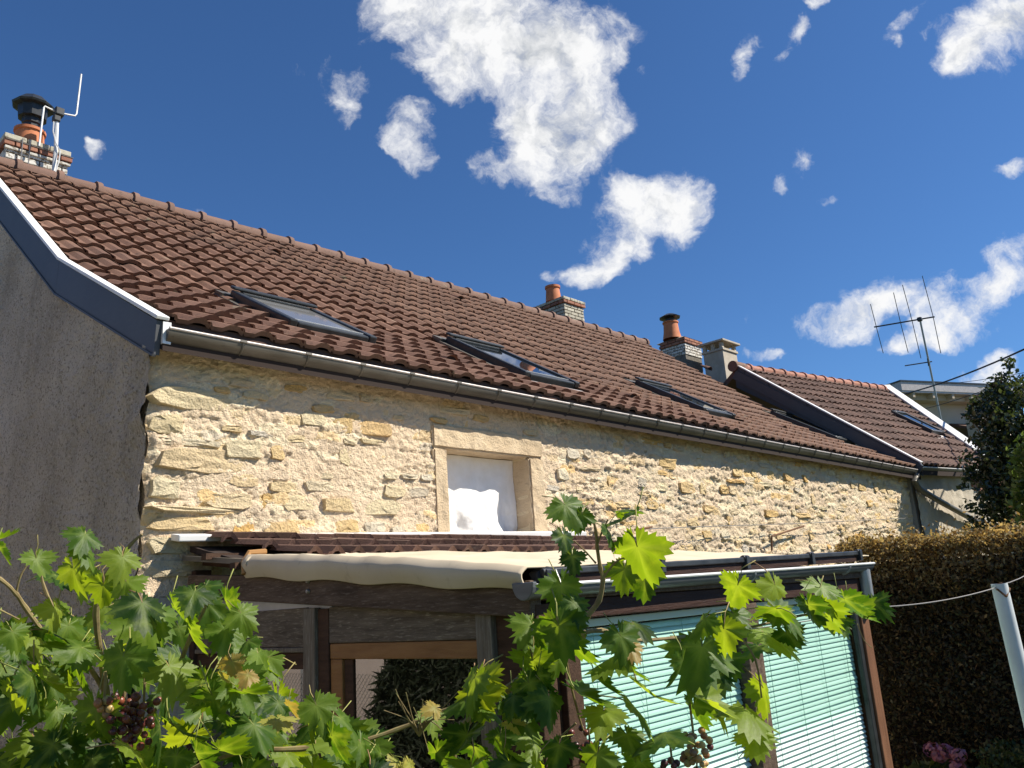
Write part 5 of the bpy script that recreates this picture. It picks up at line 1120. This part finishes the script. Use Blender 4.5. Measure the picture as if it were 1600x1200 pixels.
# -- right-hand vine on the wire
vr = empty('grape_vine', dist(800, 1150, 2.0)*1 - UP*0, 'grape vine trained along the wire in front of the green blinds', 'vine', 'grape vines in the foreground'); vr.location.z = 0
def rt(px): return 1.75+max(0, (px-1000))*.0022+max(0, 820-px)*.0008
vrl = [(890, 803, 62, 10), (905, 815, 40, -20), (972, 815, 62, 0), (985, 795, 45, 30), (960, 845, 50, -10), (884, 850, 48, -5), (893, 880, 40, 10), (1000, 880, 92, 10), (975, 905, 55, -15), (1008, 920, 60, 5), (882, 935, 72, -10), (905, 955, 55, 25),
       (825, 990, 66, -40), (840, 1010, 50, 10), (832, 1048, 68, -10), (850, 1070, 50, 20), (880, 1000, 80, 0), (905, 1020, 70, 20), (870, 1045, 70, -20), (940, 1035, 74, 0), (948, 1075, 60, 10), (1002, 980, 55, 0), (975, 1012, 66, 10), (990, 1050, 60, 0), (925, 1095, 84, -10), (940, 1125, 66, 5),
       (832, 1085, 62, 10), (1022, 1090, 78, 30), (1005, 1120, 74, -25), (1020, 1155, 92, 0), (985, 1160, 56, -10), (1095, 1035, 104, -15), (1062, 1050, 60, -20), (1120, 1060, 70, 20), (1112, 1105, 84, 15), (1090, 1120, 60, 0), (1130, 1120, 50, 10), (1092, 978, 52, -50), (1130, 1000, 60, 5), (1142, 1040, 50, 10), (1155, 970, 50, 10), (1150, 930, 62, -20), (1165, 952, 46, 0),
       (1180, 1015, 50, 0), (1215, 935, 70, 0), (1200, 955, 60, -30), (1232, 965, 66, 40), (1218, 1000, 88, 0), (1240, 1000, 50, 20), (1295, 930, 66, 0), (1270, 960, 56, -10), (1292, 968, 66, 0), (1330, 948, 56, 20), (1345, 962, 56, 20), (1372, 950, 48, 30), (1316, 975, 40, 0), (1172, 1120, 92, -10), (1198, 1095, 66, 20), (1180, 1160, 60, 5), (1190, 1165, 50, 20),
       (735, 1080, 76, -20), (752, 1105, 66, 0), (715, 1100, 60, -30), (775, 1110, 80, 10), (765, 1070, 56, 30), (800, 1095, 56, 0), (815, 1125, 74, 10), (840, 1110, 50, 20), (862, 1112, 66, 0), (785, 1165, 46, 0), (832, 1165, 60, 10), (720, 1165, 70, 0), (750, 1180, 66, -10), (690, 1190, 60, 10), (870, 1180, 60, -10), (680, 1130, 46, -20)]
for (px, py, s_, ta) in vrl: place_leaf(vr, px+random.uniform(-3, 3), py, rt(px)+random.uniform(-.10, .10), s_*1.25, tipang=ta)
for (px, py, s_, ta) in ((672, 1108, 40, -50), (990, 1020, 50, 0), (805, 1140, 46, 0), (625, 1195, 50, 20), (645, 1205, 50, -20), (910, 985, 30, 10)): place_leaf(vr, px, py, rt(px)-.05, s_, True, ta)
for _ in range(16): px = random.uniform(690, 1000); place_leaf(vr, px, random.uniform(1185, 1260), rt(px)+random.uniform(-.1, .15), random.uniform(55, 85))
canes(vr, [([(700, 1330, 2.0), (705, 1210, 2.0), (720, 1140, 1.95), (790, 1080, 1.9), (850, 1030, 1.85), (885, 995, 1.82), (918, 962, 1.8)], .011, .007),
           ([(918, 962, 1.8), (936, 938, 1.8), (942, 905, 1.8), (938, 888, 1.8), (933, 855, 1.8), (931, 830, 1.8), (925, 806, 1.8)], .0062, .0025), ([(933, 850, 1.8), (942, 828, 1.8), (950, 812, 1.8)], .0025, .0016), ([(931, 880, 1.8), (915, 862, 1.8), (897, 845, 1.8)], .002, .0014), ([(941, 905, 1.8), (960, 880, 1.79), (978, 870, 1.78)], .0025, .0016),
           ([(885, 995, 1.82), (940, 985, 1.85), (985, 1000, 1.9), (1060, 996, 2.0), (1150, 985, 2.15), (1250, 962, 2.35), (1345, 948, 2.6)], .0052, .0025), ([(1060, 996, 2.0), (1075, 1040, 2.0), (1078, 1100, 2.0), (1082, 1135, 2.0)], .003, .002), ([(1150, 985, 2.15), (1180, 1030, 2.15), (1190, 1090, 2.15)], .003, .002), ([(880, 1000, 1.82), (890, 1060, 1.85), (905, 1120, 1.87), (915, 1150, 1.87)], .0035, .002),
           ([(560, 1160, 1.95), (620, 1140, 1.97), (690, 1112, 1.97), (760, 1085, 1.92), (830, 1060, 1.88)], .005, .004), ([(780, 1195, 1.9), (830, 1190, 1.88), (860, 1165, 1.86), (900, 1130, 1.85)], .004, .002), ([(1340, 975, 2.58), (1350, 1000, 2.6), (1362, 1012, 2.6)], .0015, .001)])
for i in range(14):
    a = random.uniform(-1, 1); canes(vr, [([(655, 1150, 1.9), (655+a*20, 1130-abs(a)*5, 1.89), (655+a*60+random.uniform(-15, 15), 1120+random.uniform(-45, 55), 1.88)], .0016, .0008)], 'dry_twig')
P7 = CAM+ray(700, 1330)*2.0; k = MB(); k.tube([P7, Vector((P7.x, P7.y+.05, .6)), Vector((P7.x, P7.y, 0))], [.013, .022, .03], 8); k.build('vine_stem', 'bark', vr)
grapes(vr, 920, 1140, 1.85, 48, 'grape_dark', 3, .13, .05); grapes(vr, 1083, 1146, 1.95, 44, 'grape_pink', 4, .12, .045); grapes(vr, 1050, 1190, 1.9, 20, 'grape_dark', 6, .08, .03)

# -- left-hand vine, a dense mass close to the gable
vl = empty('grape_vine', dist(200, 1190, 1.9), 'bushy grape vine massed in front of the roughcast gable', 'vine', 'grape vines in the foreground'); vl.location.z = 0
edge = [(-60, 870), (0, 930), (40, 905), (60, 865), (110, 845), (160, 832), (200, 872), (235, 915), (262, 925), (300, 925), (350, 945), (395, 950), (410, 990), (420, 1060), (450, 1100), (520, 1100), (575, 1120), (600, 1165), (640, 1195), (700, 1215)]
def et(px): return np.interp(px, [e[0] for e in edge], [e[1] for e in edge])
explicit = [(8, 842, 62, 20), (5, 868, 50, 0), (60, 885, 56, 0), (128, 846, 62, -40), (140, 870, 60, 0), (118, 905, 74, 20), (190, 885, 66, 0), (205, 915, 60, 30), (160, 930, 66, -10), (88, 965, 62, 20), (85, 990, 70, 10), (25, 1000, 54, 20), (225, 960, 88, 0), (228, 995, 96, 10), (255, 975, 70, 20), (300, 938, 64, 0), (325, 925, 50, 20), (360, 960, 80, 10), (385, 970, 60, 30), (350, 1000, 70, 0), (300, 1000, 80, 0), (380, 1010, 50, 10),
            (375, 1060, 56, 20), (395, 1085, 70, 10), (405, 1150, 90, 0), (440, 1110, 50, 0), (500, 1120, 74, 30), (545, 1135, 70, 60), (480, 1150, 80, 10), (525, 1170, 80, 0), (570, 1180, 70, 10), (600, 1195, 60, 0), (330, 1110, 90, 0), (290, 1150, 90, 0), (360, 1180, 90, 10), (120, 1055, 80, 0), (60, 1080, 90, 0), (10, 1110, 90, 0), (190, 1050, 90, 0), (150, 1130, 90, 0), (220, 1180, 90, 0), (60, 1170, 90, 0), (270, 1060, 90, 0)]
for (px, py, s_, ta) in explicit: place_leaf(vl, px, py, random.uniform(1.52, 1.75), s_*1.08, tipang=ta)
for (px, py, s_, ta) in ((365, 1045, 48, 20), (385, 1062, 40, -20), (440, 1128, 66, 0), (455, 1112, 44, 0), (348, 1062, 30, 0)): place_leaf(vl, px, py, 1.5, s_, True, ta)
cnt = 0
while cnt < 235:
    px = random.uniform(-50, 620); top_ = et(px)+24; py = top_+(1290-top_)*random.random()**.8
    if 150 < px < 250 and 1070 < py < 1140 and random.random() < .75: continue
    place_leaf(vl, px, py, random.uniform(1.6, 2.35), random.uniform(60, 96)); cnt += 1
canes(vl, [([(180, 1330, 1.9), (175, 1200, 1.88), (165, 1080, 1.85), (150, 960, 1.8), (165, 900, 1.78), (205, 850, 1.78), (222, 835, 1.78)], .010, .002), ([(175, 1200, 1.88), (260, 1080, 1.85), (300, 990, 1.8), (325, 940, 1.78), (330, 915, 1.78)], .007, .002), ([(165, 1080, 1.85), (100, 980, 1.8), (70, 920, 1.8), (62, 880, 1.8)], .006, .002), ([(-60, 870, 1.7), (0, 905, 1.72), (25, 928, 1.74), (40, 950, 1.76), (90, 1020, 1.8)], .0035, .005), ([(25, 928, 1.74), (32, 900, 1.74), (45, 880, 1.75)], .0025, .0015), ([(-40, 935, 1.7), (0, 953, 1.72), (30, 968, 1.74)], .002, .0015), ([(220, 1250, 1.9), (350, 1180, 1.9), (470, 1170, 1.92), (560, 1160, 1.95)], .007, .005)])
P8 = CAM+ray(180, 1330)*1.9; k = MB(); k.tube([P8, Vector((P8.x+.03, P8.y, .6)), Vector((P8.x, P8.y, 0))], [.014, .024, .034], 8); k.build('vine_stem', 'bark', vl)
grapes(vl, 195, 1085, 1.66, 40, 'grape_dark', 8, .10, .05); grapes(vl, 225, 1095, 1.7, 22, 'grape_dark', 9, .09, .04); grapes(vl, 163, 1092, 1.62, 8, 'grape_pink', 10, .03, .02)
